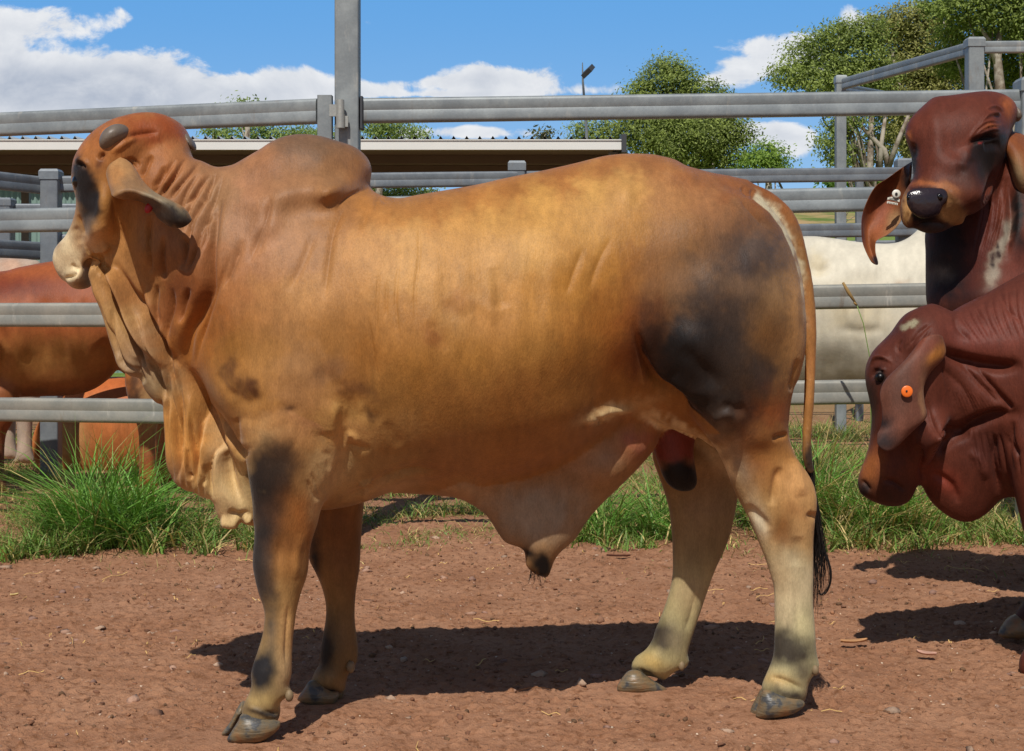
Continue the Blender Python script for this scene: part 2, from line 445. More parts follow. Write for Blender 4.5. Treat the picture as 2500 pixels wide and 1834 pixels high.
def paint(u, v, y, N, base, blobs, wob=14, own=None, seed=0):
    """coat colour: base then soft patches (u, v, ru, rv, angle, colour, strength[, owners[, power]])"""
    n = len(u); q = np.stack([u, v, y*400], 1)/26
    wv = wob*(1.9-1.25*sstep(v, 1040, 1200)-.9*(1-sstep(u, 230, 300))); du = fbm(q, 5, 3+seed, .6)*wv; dv = fbm(q+40, 5, 9+seed, .6)*wv; md = fbm(q*.8+90, 5, 23+seed, .62)
    col = np.empty((n, 3))
    if isinstance(base, list):
        W_ = np.zeros(n); A_ = np.zeros((n, 3)); uu, vv = u+du*1.6, v+dv*1.6
        for (bu, bv, c) in base:
            w_ = 1/((uu-bu)**2+(vv-bv)**2+35**2)**1.8; W_ += w_; A_ += w_[:, None]*np.array(C(*c))*np.array((1.04,1.16,1.06))
        col[:] = A_/W_[:, None]
    else: col[:] = base
    for b in blobs:
        bu, bv, ru, rv, ang, c, st = b[:7]; ow = b[7] if len(b) > 7 else None; pw = b[8] if len(b) > 8 else 1.35
        R3 = 3*max(ru, rv)
        m = (abs(u-bu) < R3) & (abs(v-bv) < R3)
        if ow is not None: m &= np.isin(own, ow)
        i = np.flatnonzero(m)
        if not len(i): continue
        x, z = u[i]+du[i]-bu, v[i]+dv[i]-bv; a = R(ang); ca, sa = math.cos(a), math.sin(a)
        r2 = ((x*ca+z*sa)/ru)**2+((-x*sa+z*ca)/rv)**2
        k = (np.clip(st*(np.exp(-r2**pw)*(1.2+.35*md[i])+.35*md[i]*np.exp(-r2)*(st < .99)), 0, 1))[:, None]; col[i] += (np.array(c)-col[i])*k
    m2 = fbm(q*.33+7, 4, 51+seed, .55)[:, None]; m3 = fbm(q*np.array([2.2, .8, 1])+3, 4, 61+seed, .6)[:, None]
    col = col*(1+.20*m2+.20*m3)*np.array([1, 1, 1])**1
    return col

def in_poly(u, v, poly):
    ins = np.zeros(len(u), bool); p = poly
    for i in range(len(p)):
        (x0, y0), (x1, y1) = p[i], p[(i+1) % len(p)]
        if y0 != y1:
            c = (v >= min(y0, y1)) & (v < max(y0, y1)); ins ^= c & (u < x0+(v-y0)/(y1-y0)*(x1-x0))
    return ins
# ---------------------------------------------------------------- coat, horn, hoof and hair materials
def coat_material(name, rough=.6, noise_amt=.22, hair=.0016, sheen=.12, spec=.25, fine=(1,1,1)):
    m, g, b = mat_new(name)
    at = g.n('ShaderNodeAttribute'); at.attribute_name = 'coat'; c = at.outputs['Color']
    pos = g.n('ShaderNodeTexCoord').outputs['Object']
    mp = g.n('ShaderNodeMapping'); g.put(mp.inputs[0], pos); mp.inputs['Scale'].default_value = (1.0, 1.0, .35); mp.inputs['Rotation'].default_value = (0, .25, 0)
    hairn = g.noise(mp.outputs[0], 300, 4, .7); mott = g.noise(pos, 24, 6, .68); big = g.noise(pos, 7, 4, .55)
    mp2 = g.n('ShaderNodeMapping'); g.put(mp2.inputs[0], pos); mp2.inputs['Scale'].default_value = (1, 1, .16)
    f = g.math('ADD', g.math('MULTIPLY', g.math('SUBTRACT', hairn, .5), noise_amt*2.6), g.math('ADD', g.math('MULTIPLY', g.math('SUBTRACT', mott, .5), noise_amt*1.1), g.math('MULTIPLY', g.math('SUBTRACT', big, .5), noise_amt*.7)))
    k = g.math('ADD', g.math('ADD', 1, f), g.math('MULTIPLY', g.math('SUBTRACT', g.noise(mp2.outputs[0], 60, 4, .6), .5), noise_amt*1.3))
    g.put(b.inputs['Base Color'], g.vmath('SCALE', c, k))
    b.inputs['Roughness'].default_value = rough; b.inputs['Specular IOR Level'].default_value = spec
    b.inputs['Sheen Weight'].default_value = sheen; b.inputs['Sheen Roughness'].default_value = .4
    h = g.math('ADD', g.math('MULTIPLY', hairn, .55), g.math('MULTIPLY', g.noise(mp.outputs[0], 130, 4, .6), .8))
    bump(g, b, h, hair, .9)
    return m
M_COAT = coat_material('bull_coat', rough=.5, noise_amt=.30, sheen=.08, spec=.22)
M_PALE = coat_material('pale_coat', rough=.6, noise_amt=.10, sheen=.04, spec=.2)
M_RED = coat_material('red_coat', rough=.55, spec=.2, noise_amt=.36, sheen=.03)
def solid(name, col, rough=.6, spec=.5, noise=0, nscale=60, bmp=0, metallic=0, emit=None, coat=0):
    m, g, b = mat_new(name); pos = g.n('ShaderNodeTexCoord').outputs['Object']
    if noise:
        n = g.noise(pos, nscale, 5, .6); k = g.math('ADD', 1-noise, g.math('MULTIPLY', n, 2*noise)); g.put(b.inputs['Base Color'], g.vmath('SCALE', col, k))
        if bmp: bump(g, b, n, bmp)
    else: g.put(b.inputs['Base Color'], col)
    b.inputs['Roughness'].default_value = rough; b.inputs['Specular IOR Level'].default_value = spec
    b.inputs['Metallic'].default_value = metallic; b.inputs['Coat Weight'].default_value = coat
    return m
def hoof_material():
    m, g, b = mat_new('hoof_horn'); pos = g.n('ShaderNodeTexCoord').outputs['Object']
    mp = g.n('ShaderNodeMapping'); g.put(mp.inputs[0], pos); mp.inputs['Scale'].default_value = (.5, .5, 3)
    n = g.noise(pos, 22, 4, .6); r = g.noise(mp.outputs[0], 60, 3, .5)
    c = g.ramp(n, [(.38, C(72,72,72)), (.44, C(108,98,80)), (.54, C(128,106,76)), (.7, C(140,98,64))])
    g.put(b.inputs['Base Color'], g.vmath('SCALE', c, g.math('ADD', .5, g.math('MULTIPLY', r, .8))))
    b.inputs['Roughness'].default_value = .42; bump(g, b, r, .0025); return m
M_HOOF = hoof_material()
M_HORN = solid('horn', C(112,100,88), .45, .45, .3, 38, .002)
M_HAIR = solid('black_hair', C(26,22,20), .45, .4)
M_EYE = solid('eye', C(14,10,9), .08, .6)
M_TAG_O = solid('orange_plastic', (.9,.18,.02), .4)
M_TAG_W = solid('white_plastic', C(225,220,205), .4)
M_TAG_R = solid('red_plastic', C(170,30,35), .4)
M_INK = solid('ink', C(40,36,34), .6)

def ear_rows(b, rows, thick=.006, sub=6):
    """ear as a thick curved sheet; rows of (u, v, lateral) from base to tip"""
    Rw = [[b.pt(*q) for q in r] for r in rows]
    A_ = np.array(Rw); n, m, _ = A_.shape
    B_ = np.stack([catmull(A_[:, j], sub, False) if False else cr3(A_[:, j], sub) for j in range(m)], 1)
    B_ = np.stack([cr3(B_[i], sub) for i in range(B_.shape[0])], 0)
    n, m, _ = B_.shape
    du = np.gradient(B_, axis=0); dv = np.gradient(B_, axis=1); N = np.cross(du, dv); N /= np.linalg.norm(N, axis=2, keepdims=True)+1e-9
    edge = np.minimum(1, np.minimum(np.minimum(np.arange(m), np.arange(m)[::-1])[None, :]/4, (n-1-np.arange(n))[:, None]/4)+.15)
    T = thick/2*edge[..., None]
    top = (B_+N*T).reshape(-1, 3); bot = (B_-N*T).reshape(-1, 3); k = n*m
    F = []
    for i in range(n-1):
        for j in range(m-1):
            a = i*m+j; F.append([a, a+m, a+m+1, a+1]); F.append([k+a, k+a+1, k+a+m+1, k+a+m])
    for i in range(n-1):
        a = i*m; F.append([a, k+a, k+a+m, a+m]); a = i*m+m-1; F.append([a, a+m, k+a+m, k+a])
    for j in range(m-1):
        a = j; F.append([a, a+1, k+a+1, k+a]); a = (n-1)*m+j; F.append([a, k+a, k+a+1, a+1])
    return np.concatenate([top, bot]), np.array(F)
def cr3(p, per):
    n = len(p); out = []
    for i in range(n-1):
        a, b, c, e = p[max(i-1, 0)], p[i], p[i+1], p[min(i+2, n-1)]
        for k in range(per):
            t = k/per; out.append(.5*((2*b)+(-a+c)*t+(2*a-5*b+4*c-e)*t*t+(-a+3*b-3*c+e)*t**3))
    out.append(p[-1]); return np.array(out)
def join(*parts):
    """join (V, F, col) triples"""
    V, F, Cc, n = [], [], [], 0
    for v, f, c in parts: V.append(v); F.append(f+n); Cc.append(c); n += len(v)
    return np.concatenate(V), np.concatenate(F), np.concatenate(Cc)
def ball(name, c, r, mat, parent, seg=20, squash=(1,1,1), rot=None):
    V = []; F = []
    for i in range(seg+1):
        a = math.pi*i/seg
        for j in range(seg*2):
            q = math.pi*j/seg; V.append((math.sin(a)*math.cos(q)*squash[0], math.sin(a)*math.sin(q)*squash[1], math.cos(a)*squash[2]))
    m = seg*2
    for i in range(seg):
        for j in range(m): F.append([i*m+j, (i+1)*m+j, (i+1)*m+(j+1) % m, i*m+(j+1) % m])
    V = np.array(V)*r
    if rot is not None: V = V@np.array(rot.to_matrix()).T
    return mesh(name, V+np.array(c), np.array(F), mat, parent)
from mathutils import Euler
def small_body(name, mat, parent, b, h, comps, sub=1, colfn=None, k=.004):
    """a part grown the same way on the plane of body b"""
    q = Beast(b.d0, b.s, h)
    for c in comps: q.add(c[0], c[1], yo=c[2], k=k, per=5)
    q.grow(sub, 1); V = q.world()
    return mesh(name, V, q.F, mat, parent, col=colfn(q) if colfn else None)

# ---------------------------------------------------------------- the tan bull in front
bull = empty('brahman_bull', (0, 4.0, 0), label='big tan humped bull standing side on in the foreground, dark patch on its thigh', cat='bull')
b = Beast(4.0, .125, .006)
NF, FF, NH, FH = -.165, .19, -.10, .21
b.add([(470,385),(493,393),(520,406),(551,418),(600,436),(700,446),(800,456),(894,465),(923,474),(948,482),(982,485),(1020,477),(1097,464),(1173,450),(1232,436),(1308,421),(1393,402),
 (1436,391),(1478,381),(1529,376),(1584,377),(1605,380),(1647,391),(1671,405),(1700,413),(1739,423),(1790,432),(1835,450),(1878,498),(1908,543),(1930,596),(1946,650),(1956,720),(1960,800),(1954,870),(1934,940),(1905,1010),(1860,1075),
 (1800,1100),(1752,1098),(1710,1068),(1665,1046),(1609,1026),(1569,1015),(1541,1022),(1480,1066),(1380,1126),(1250,1168),(1121,1186),(999,1190),(944,1203),(888,1225),(840,1238),(783,1244),(700,1225),(650,1200),
 (610,1150),(570,1070),(520,970),(478,890),(445,800),(415,720),(380,660),(330,600),(285,520),(290,430),(340,350),(410,330),(450,350)],
 [(410,420,.095),(370,540,.10),(470,520,.125),(430,650,.115),(560,600,.19),(620,800,.235),(520,800,.15),(560,1000,.13),(650,1000,.23),(760,640,.255),(850,850,.31),(800,1100,.22),(1000,650,.30),(1050,850,.355),
  (1050,1080,.25),(1300,620,.30),(1300,850,.345),(1350,1050,.22),(1500,520,.235),(1550,750,.29),(1560,950,.17),(1700,560,.25),(1700,900,.22),(1850,650,.23),(1880,850,.20),(1650,440,.13),(1800,480,.10),(1300,480,.17),(1000,530,.20),(1480,430,.13)], k=.03, name='torso', per=4)
# hump
b.add([(551,418),(571,404),(593,391),(636,366),(661,349),(695,334),(737,328),(780,332),(826,345),(864,358),(890,377),(903,397),(907,420),(901,446),(892,463),(870,500),(810,560),(720,620),(620,640),(560,600),(535,520),(535,455)],
 [(640,430,.115),(740,400,.115),(840,410,.10),(740,520,.19),(620,540,.155),(850,500,.16),(690,590,.20)], k=.035, name='hump')
# dewlap
b.add([(225,640),(215,672),(229,704),(244,751),(258,797),(271,844),(290,892),(316,918),(340,925),(357,957),(381,984),(399,992),(402,1029),(408,1088),(411,1136),(423,1175),(453,1198),(470,1201),(494,1214),(518,1222),
 (530,1255),(542,1274),(566,1281),(587,1274),(602,1282),(640,1278),(690,1210),(650,1020),(590,850),(530,700),(450,560),(350,500),(270,540),(235,600)],
 [(262,670,.035),(290,640,.05),(310,760,.045),(330,860,.045),(400,760,.085),(430,920,.05),(470,1060,.045),(440,1130,.04),(560,1150,.06),(560,1240,.045),(490,780,.12),(400,600,.11),(600,1100,.10)], k=.05, name='dewlap')
# head
b.add([(165,690),(154,684),(143,668),(134,645),(132,628),(136,608),(145,595),(163,576),(179,544),(190,510),(190,486),(182,459),(178,438),(180,413),(183,392),(191,374),(206,350),(227,326),(251,307),(281,291),(312,282),
 (339,276),(372,275),(397,279),(421,289),(439,300),(452,314),(461,331),(470,352),(462,366),(440,372),(400,390),(350,460),(310,560),(285,620),(262,622),(245,632),(236,645),(226,664),(222,690),(210,704),(190,707),(174,700)],
 [(160,650,.052,.09),(180,600,.055,.07),(215,570,.072,.04),(230,480,.095,.01),(255,570,.105,-.02),(260,400,.105,0),(300,330,.10,0),(370,310,.075,.02),(440,330,.06,.05),(290,520,.10,-.01),(200,690,.04,.08)], yo=.0, k=.02, name='head')
# near and far forelegs
b.add([(601,1060),(600,1100),(603,1130),(607,1160),(616,1219),(619,1267),(622,1303),(619,1340),(617,1375),(621,1404),(631,1446),(643,1481),(646,1511),(640,1553),(628,1592),(618,1622),(613,1645),(615,1666),(609,1690),(598,1712),(590,1740),(604,1760),(640,1768),(672,1766),(683,1748),(684,1728),
 (683,1718),(694,1706),(707,1699),(712,1685),(705,1672),(712,1648),(713,1600),(715,1560),(719,1530),(724,1493),(736,1445),(750,1404),(755,1362),(760,1326),(775,1279),(785,1240),(812,1180),(830,1100),(832,1020),(805,960),(740,890),(650,880),(600,940),(592,1010)],
 [(700,960,.10,-.165),(700,1060,.105,-.165),(690,1150,.088),(695,1250,.07),(690,1330,.055),(683,1400,.056),(683,1450,.046),(682,1510,.034),(668,1590,.036),(655,1650,.044),(640,1710,.046),(640,1750,.05)], yo=NF, k=.03, name='near_fore')
b.add([(770,1120),(765,1200),(752,1290),(751,1340),(757,1372),(768,1392),(786,1434),(795,1475),(795,1511),(788,1553),(782,1590),(780,1620),(768,1640),(758,1672),(762,1690),(800,1694),(838,1690),(845,1668),(852,1645),(864,1632),(873,1610),(874,1583),(871,1553),(866,1505),(869,1446),(878,1386),(881,1326),(885,1267),(890,1200),(885,1100)],
 [(830,1150,.10,.165),(820,1250,.07,.185),(820,1350,.056),(830,1420,.048),(830,1510,.034),(825,1600,.042),(810,1670,.046)], yo=FF, k=.03, name='far_fore')
# near hind: thigh, gaskin, hock, cannon
b.add([(1690,455),(1760,460),(1830,480),(1874,505),(1904,548),(1928,600),(1944,642),(1956,690),(1963,745),(1967,810),(1964,863),(1950,921),(1935,955),(1926,1010),(1926,1064),(1945,1120),(1968,1150),(1985,1180),(1993,1211),(1994,1240),(1989,1280),(1986,1324),(1986,1409),(1985,1465),(1990,1539),(1993,1590),
 (2000,1622),(1994,1640),(1980,1655),(1972,1675),(1968,1700),(1955,1718),(1915,1716),(1875,1704),(1860,1688),(1862,1668),(1876,1636),(1888,1601),(1891,1550),(1891,1494),(1889,1437),(1877,1392),(1863,1352),(1840,1296),(1826,1262),(1807,1228),(1790,1194),(1773,1149),(1752,1104),(1725,1065),(1690,1015),(1650,965),(1603,926),(1572,873),(1557,786),(1562,690),(1600,560),(1645,485)],
 [(1720,560,.13,-.11),(1850,600,.11,-.08),(1680,720,.16,-.14),(1820,750,.16,-.12),(1640,860,.13,-.16),(1760,900,.15,-.14),(1880,880,.12,-.11),(1740,1010,.10,-.15),(1850,1040,.095,-.11),(1860,1120,.065,-.10),(1910,1190,.055,-.10),(1925,1250,.052),(1930,1320,.042),(1938,1420,.034),(1940,1520,.036),(1940,1600,.043),(1930,1650,.044),(1915,1700,.05)], yo=NH, k=.02, name='near_hind')
# far hind
b.add([(1640,900),(1600,1010),(1592,1060),(1593,1115),(1603,1149),(1617,1188),(1632,1239),(1639,1296),(1642,1352),(1641,1409),(1631,1454),(1620,1488),(1609,1516),(1600,1539),(1592,1564),(1575,1588),(1552,1604),(1541,1625),(1548,1645),(1590,1652),(1622,1660),(1634,1650),(1652,1637),(1672,1632),(1683,1615),(1679,1594),(1688,1561),(1705,1510),(1722,1460),(1744,1397),
 (1767,1347),(1784,1301),(1795,1250),(1805,1200),(1830,1120),(1860,1000),(1800,860)],
 [(1740,960,.12,.14),(1700,1080,.085,.18),(1715,1200,.055),(1715,1300,.048),(1690,1400,.038),(1665,1480,.035),(1635,1560,.042),(1600,1620,.045)], yo=FH, k=.03, name='far_hind')
# far thigh, so that the body is whole from every side
b.add([(1700,500),(1830,500),(1900,580),(1935,700),(1940,850),(1915,960),(1850,1040),(1750,1020),(1660,940),(1600,820),(1610,640)],
 [(1720,600,.13,.12),(1800,800,.15,.13),(1700,850,.14,.14),(1850,950,.1,.13)], k=.03, name='far_thigh')
# sheath and scrotum
b.add([(980,1150),(1000,1189),(1066,1201),(1121,1214),(1162,1239),(1185,1256),(1202,1279),(1219,1307),(1236,1326),(1264,1335),(1280,1347),(1284,1380),(1298,1397),(1320,1408),(1335,1412),(1343,1401),(1354,1369),(1371,1346),(1405,1316),(1433,1273),(1467,1233),(1518,1183),(1565,1135),(1605,1080),(1600,1010),(1500,1000),(1300,1040),(1100,1100)],
 [(1120,1180,.12),(1200,1200,.07),(1300,1180,.065),(1290,1270,.05),(1310,1370,.028),(1400,1230,.05),(1500,1120,.09),(1560,1080,.08)], k=.05, name='sheath')
b.add([(1596,1000),(1592,1060),(1596,1100),(1609,1140),(1626,1177),(1650,1196),(1675,1200),(1695,1193),(1702,1175),(1699,1149),(1693,1100),(1700,1040),(1680,990)],
 [(1650,1080,.05),(1668,1160,.045)], yo=.05, k=.015, name='scrotum')
# tail
b.add([(1820,440),(1838,449),(1874,464),(1908,488),(1937,519),(1957,563),(1971,621),(1983,679),(1990,737),(1994,810),(1992,882),(1988,979),(1982,1076),(1984,1124),(1988,1150),(1978,1160),(1966,1145),(1958,1110),(1958,1076),(1962,979),(1964,882),(1962,810),(1959,737),(1952,679),(1941,636),(1929,602),(1909,558),(1880,519),(1848,494),(1815,475)],
 [(1850,470,.03,-.02),(1925,545,.022,-.03),(1965,650,.018,-.03),(1978,850,.016,-.03),(1975,1000,.014,-.04),(1972,1120,.013,-.05)], yo=-.03, k=.006, name='tail')
b.grow(sub=1, smooth=2)
T, NKf, FKf, NHf, FHf = 0, 4, 5, 6, 7      # owners: torso 0 hump 1 dewlap 2 head 3 near_fore 4 far_fore 5 near_hind 6 far_hind 7 far_thigh 8 sheath 9 scrotum 10 tail 11
def hc(x, y): return (100+x/3.305, 250+y/3.305)     # from the enlarged head
def c1(x, y): return (x/2.36, 200+y/2.36)
def c2(x, y): return (x/1.679, 850+y/1.679)
def ch(x, y): return (400+x/2.753, 700+y/2.753)
def c4(x, y): return (1400+x/2.066, 350+y/2.066)
def c6(x, y): return (1100+x/1.769, 900+y/1.769)
def c8(x, y): return (1500+x/3.465, 380+y/3.465)
EAR = [[(*hc(655,440),-.09),(*hc(608,470),-.12),(*hc(560,505),-.135),(*hc(538,550),-.13),(*hc(532,605),-.10)],
 [(*hc(738,505),-.10),(*hc(685,550),-.16),(*hc(622,612),-.185),(*hc(578,672),-.185),(*hc(560,705),-.15)],
 [(*hc(820,630),-.12),(*hc(772,652),-.20),(*hc(712,692),-.23),(*hc(650,728),-.24),(*hc(600,768),-.235)],
 [(*hc(902,712),-.14),(*hc(862,720),-.20),(*hc(806,736),-.245),(*hc(785,765),-.17),(*hc(800,800),-.10)],
 [(*hc(988,765),-.17),(*hc(955,767),-.215),(*hc(905,774),-.25),(*hc(885,820),-.19),(*hc(900,875),-.13)],
 [(*hc(1075,805),-.19),(*hc(1052,810),-.225),(*hc(1012,828),-.255),(*hc(980,890),-.235),(*hc(955,945),-.20)],
 [(*hc(1165,862),-.20),(*hc(1150,876),-.23),(*hc(1118,915),-.25),(*hc(1082,962),-.25),(*hc(1042,1004),-.225)],
 [(*hc(1217,948),-.22),(*hc(1210,962),-.23),(*hc(1190,982),-.235),(*hc(1160,1002),-.235),(*hc(1125,1014),-.23)]]
EARBLOBS = [(*hc(900,870),90,36,30,C(84,70,58),.9),(*hc(1130,950),60,30,30,C(44,36,32),.97),(*hc(960,790),60,12,28,C(140,126,100),.7),(*hc(720,660),34,30,0,C(132,100,70),.6),(*hc(600,600),20,30,0,C(168,116,66),.6)]
STROKES = []
def st(f, pts, w_, dep, step=0, ow=None):
    STROKES.append(([f(*p) for p in pts], w_, dep, step, ow) if ow is not None else ([f(*p) for p in pts], w_, dep, step))
BLOBS = []
# ---- folds and hollows of the skin
for q in [[(905,425),(865,470),(825,560),(802,610)],[(1010,505),(960,600),(895,700)],[(1100,450),(1010,560),(930,690),(900,730)],[(1190,440),(1090,560),(1010,680),(965,745)],
          [(1290,480),(1200,580),(1100,700),(1040,790)],[(1388,570),(1290,660),(1220,760),(1130,850)]]: st(hc, q, 5.5, -.008)
for q in [[(1400,690),(1300,800),(1250,870),(1200,960),(1172,1100),(1145,1290)],[(1400,850),(1295,960),(1250,1100),(1200,1280),(1160,1380)],[(1420,560),(1350,700),(1310,800)]]: st(hc, q, 7, -.011)
st(c1, [(1300,520),(1240,640),(1180,780),(1165,900),(1120,1060)], 7, -.009)
st(c1, [(1330,540),(1262,660),(1225,800),(1198,1000),(1192,1180),(1140,1320),(1088,1440),(1080,1560),(1095,1660)], 13, -.022)
st(c1, [(1150,520),(1085,610),(1045,700),(1030,760)], 6, -.008)
st(c1, [(1200,545),(1120,660),(1070,770),(1040,900)], 6, -.008)
st(c1, [(1060,470),(960,600),(900,700)], 5, -.007)
for q in [[(1350,960),(1290,1080),(1235,1220),(1190,1360),(1150,1500),(1125,1652)],[(1400,900),(1340,1060),(1280,1200)],[(1560,640),(1530,760),(1480,900),(1430,1060)]]: st(c1, q, 9, -.007)
for q in [[(995,1180),(985,1300),(955,1420),(960,1540)],[(905,1160),(895,1300),(920,1440)],[(820,1150),(815,1280),(850,1400),(930,1560)],[(1090,1180),(1050,1290),(1030,1400)],[(1040,880),(1060,960),(1040,1090)],[(860,760),(850,950),(870,1120)],[(940,880),(930,1040),(950,1150)]]: st(c1, q, 7, -.009)
st(c1, [(560,985),(640,1100),(700,1210),(780,1400),(880,1560),(960,1652)], 12, .022)        # throat band
st(c1, [(560,1060),(620,1200),(690,1340),(760,1500),(860,1640)], 9, -.022)
st(c1, [(640,1010),(740,1190),(830,1340),(960,1560),(1040,1652)], 10, -.016)
st(c1, [(640,1300),(660,1480),(720,1640)], 6, -.007); st(c1, [(740,1380),(790,1520),(830,1652)], 6, -.008)
st(c1, [(520,1120),(590,1300),(650,1500)], 6, .006)
st(c2, [(560,30),(570,100),(590,150)], 7, -.010); st(c2, [(600,40),(650,130),(680,220)], 8, -.010); st(c2, [(480,10),(500,70),(560,110)], 6, .006)
_n0 = len(STROKES)
for _i in range(_n0): STROKES[_i] = (STROKES[_i][0], STROKES[_i][1], STROKES[_i][2]*1.45)+tuple(STROKES[_i][3:])
for q, w_, dp in [([(20,520),(35,700),(95,950),(105,1180),(75,1320)],7,-.012),([(85,520),(110,700),(118,950),(108,1150)],5,-.007),([(240,720),(245,900),(222,1120),(198,1390)],7,-.012),([(330,960),(318,1120),(305,1300),(330,1440)],6,-.010),
      ([(170,1080),(165,1250),(195,1290)],6,-.008),([(290,1180),(270,1350)],5,-.006),([(60,560),(62,760),(60,1000),(50,1220)],8,.006),([(180,700),(175,900),(160,1150),(150,1330)],9,.008),([(280,1000),(262,1200),(250,1380)],8,.008),
      ([(130,500),(205,660),(270,840),(325,980),(390,1150),(470,1350),(540,1500)],13,-.030),([(300,780),(370,900),(430,1010),(520,1110),(560,1160)],9,-.014),([(360,1000),(420,1180),(500,1380)],8,.012),
      ([(400,1040),(450,1150),(540,1300)],5,-.007),([(350,560),(420,690),(500,760)],9,-.006),([(440,660),(520,760),(600,770),(660,700)],13,-.008),([(440,880),(450,980),(480,1040)],7,-.007),([(490,870),(505,960),(520,1080)],7,-.008),
      ([(430,1500),(500,1540),(580,1520)],8,-.006),([(380,1560),(450,1580),(520,1560)],9,.012),([(540,1520),(560,1560),(600,1540)],7,.01)]: st(ch, q, w_, dp)
for _i in range(_n0, len(STROKES)): STROKES[_i] = (STROKES[_i][0], STROKES[_i][1], STROKES[_i][2]*(1.5 if STROKES[_i][0][0][1] > 870 else 1.15))+tuple(STROKES[_i][3:])
for _i in range(7):
    _u = 402+15*_i; STROKES.append(([(_u-14, 930+10*_i), (_u-4, 1020+8*_i), (_u+2, 1110+6*_i), (_u+6, 1178+10*_i)], 4.2, -.010 if _i % 2 else -.006))
    STROKES.append(([(_u-6, 950+10*_i), (_u+4, 1030+8*_i), (_u+9, 1120+6*_i), (_u+13, 1170+10*_i)], 6, .006))
for _q in [[(235,700),(262,790),(300,880),(350,910)],[(262,690),(300,800),(345,880),(380,950)],[(300,700),(345,800),(385,900),(400,980)],[(330,700),(378,800),(420,900),(440,1000)]]: STROKES.append((_q, 5, -.010)); STROKES.append(([(x+9, y-2) for x, y in _q], 7, .006))
# shoulder blade, point of shoulder and elbow
st(ch, [(760,790),(850,825),(940,815)], 12, -.006); st(ch, [(1075,1090),(1110,1160),(1100,1240)], 9, -.006)
st(ch, [(1245,680),(1215,800),(1190,920),(1192,1050),(1195,1150),(1150,1290),(1105,1420)], 12, -.022, .010)
st(ch, [(1150,760),(1110,900),(1110,1000)], 26, .012); st(ch, [(700,860),(780,980),(900,1040)], 26, .010); st(ch, [(560,880),(540,1000),(560,1100)], 20, .012)
st(ch, [(640,650),(820,570),(1000,620)], 24, .006); st(ch, [(1020,560),(1120,620),(1180,700)], 14, -.006)
st(ch, [(1220,1000),(1270,1010),(1300,1060)], 7, .012); st(ch, [(1215,1070),(1290,1085),(1400,1090)], 7, -.012); st(ch, [(1300,830),(1390,860),(1480,900)], 12, -.006)
st(ch, [(1250,980),(1230,1050),(1210,1130)], 6, .009); st(ch, [(1310,1345),(1360,1320),(1410,1310)], 7, .012)
for q in [[(960,1290),(1000,1380),(1040,1450)],[(985,1240),(1035,1360),(1060,1470)],[(1030,1180),(1060,1300),(1075,1400)],[(1100,1150),(1092,1300),(1080,1420)]]: st(ch, q, 6, -.0045)
st(ch, [(1480,900),(1540,1000),(1600,1080)], 13, -.006); st(ch, [(1060,1490),(1300,1400),(1500,1290),(1690,1235),(1900,1245)], 9, -.012, .006)
for _i in range(_n0, len(STROKES)):
    _p = STROKES[_i][0][0]
    if 520 < _p[0] < 1010 and 880 < _p[1] < 1130: STROKES[_i] = (STROKES[_i][0], STROKES[_i][1]*1.2, STROKES[_i][2]*.42)+tuple(STROKES[_i][3:])
# flank creases
for q in [[(412,780),(392,1000),(402,1150),(425,1310)],[(302,830),(282,1050),(285,1300)],[(526,500),(526,780),(502,980),(512,1200)],[(230,1100),(260,1300),(290,1500)],[(340,900),(335,1150)]]:
    STROKES.append(([(800+x/2.36, 300+y/2.36) for x, y in q], 3.5, -.0028))
for q in [[(1640,650),(1560,800),(1500,980)],[(1480,700),(1410,880),(1370,1000)]]: STROKES.append(([(800+x/2.36, 300+y/2.36) for x, y in q], 9, -.004))
for q, dp in [([(950,820),(985,980),(1010,1080)],-.010),([(680,1010),(740,1100),(830,1130)],-.005),([(780,1000),(900,1060),(1000,1140)],.004),([(560,1150),(640,1220),(700,1330)],-.004)]: STROKES.append(([(800+x/2.36, 300+y/2.36) for x, y in q], 17, dp*.6))
for i in range(7): u0 = 985+72*i; STROKES.append(([(u0+10,600),(u0-4,760),(u0-26,930)], 19, .0035 if i % 2 else .002))
# thigh, stifle, flank fold
st(c4, [(300,860),(330,990),(370,1110),(430,1200),(540,1262),(590,1340),(690,1405)], 10, -.020, -.010)
st(c4, [(540,1020),(640,1130),(760,1240)], 20, -.008); st(c4, [(500,1170),(600,1250),(740,1260)], 20, .007); st(c4, [(740,1310),(810,1345),(880,1330)], 14, -.008); st(c4, [(700,1400),(760,1370),(820,1360)], 12, .008)
st(c4, [(350,1345),(500,1410),(640,1480),(740,1590)], 9, .014); st(c4, [(50,1425),(160,1350),(330,1335)], 9, .012); st(c4, [(90,1370),(140,1395),(120,1420)], 5, -.006)
st(c4, [(1000,1500),(1040,1480),(1085,1470)], 6, -.010); st(c4, [(1130,1080),(1115,1180),(1092,1260)], 7, -.008)
st(c6, [(1425,420),(1400,500),(1385,600)], 10, -.010); st(c6, [(1480,380),(1500,470),(1520,560)], 16, .008); st(c6, [(1270,590),(1330,640),(1380,700)], 11, -.008); st(c6, [(1500,720),(1500,790),(1500,860)], 16, -.006)
st(c6, [(1540,620),(1565,640),(1580,620)], 8, -.010); st(c6, [(1490,900),(1500,1100),(1520,1240)], 9, -.004, 0, [6]); st(c6, [(1380,1330),(1450,1350),(1530,1390)], 6, -.006, 0, [6])
st(c6, [(1060,960),(1040,1060),(1010,1140)], 9, -.005, 0, [7]); st(c6, [(800,1290),(860,1330),(920,1370)], 6, -.007, 0, [7])
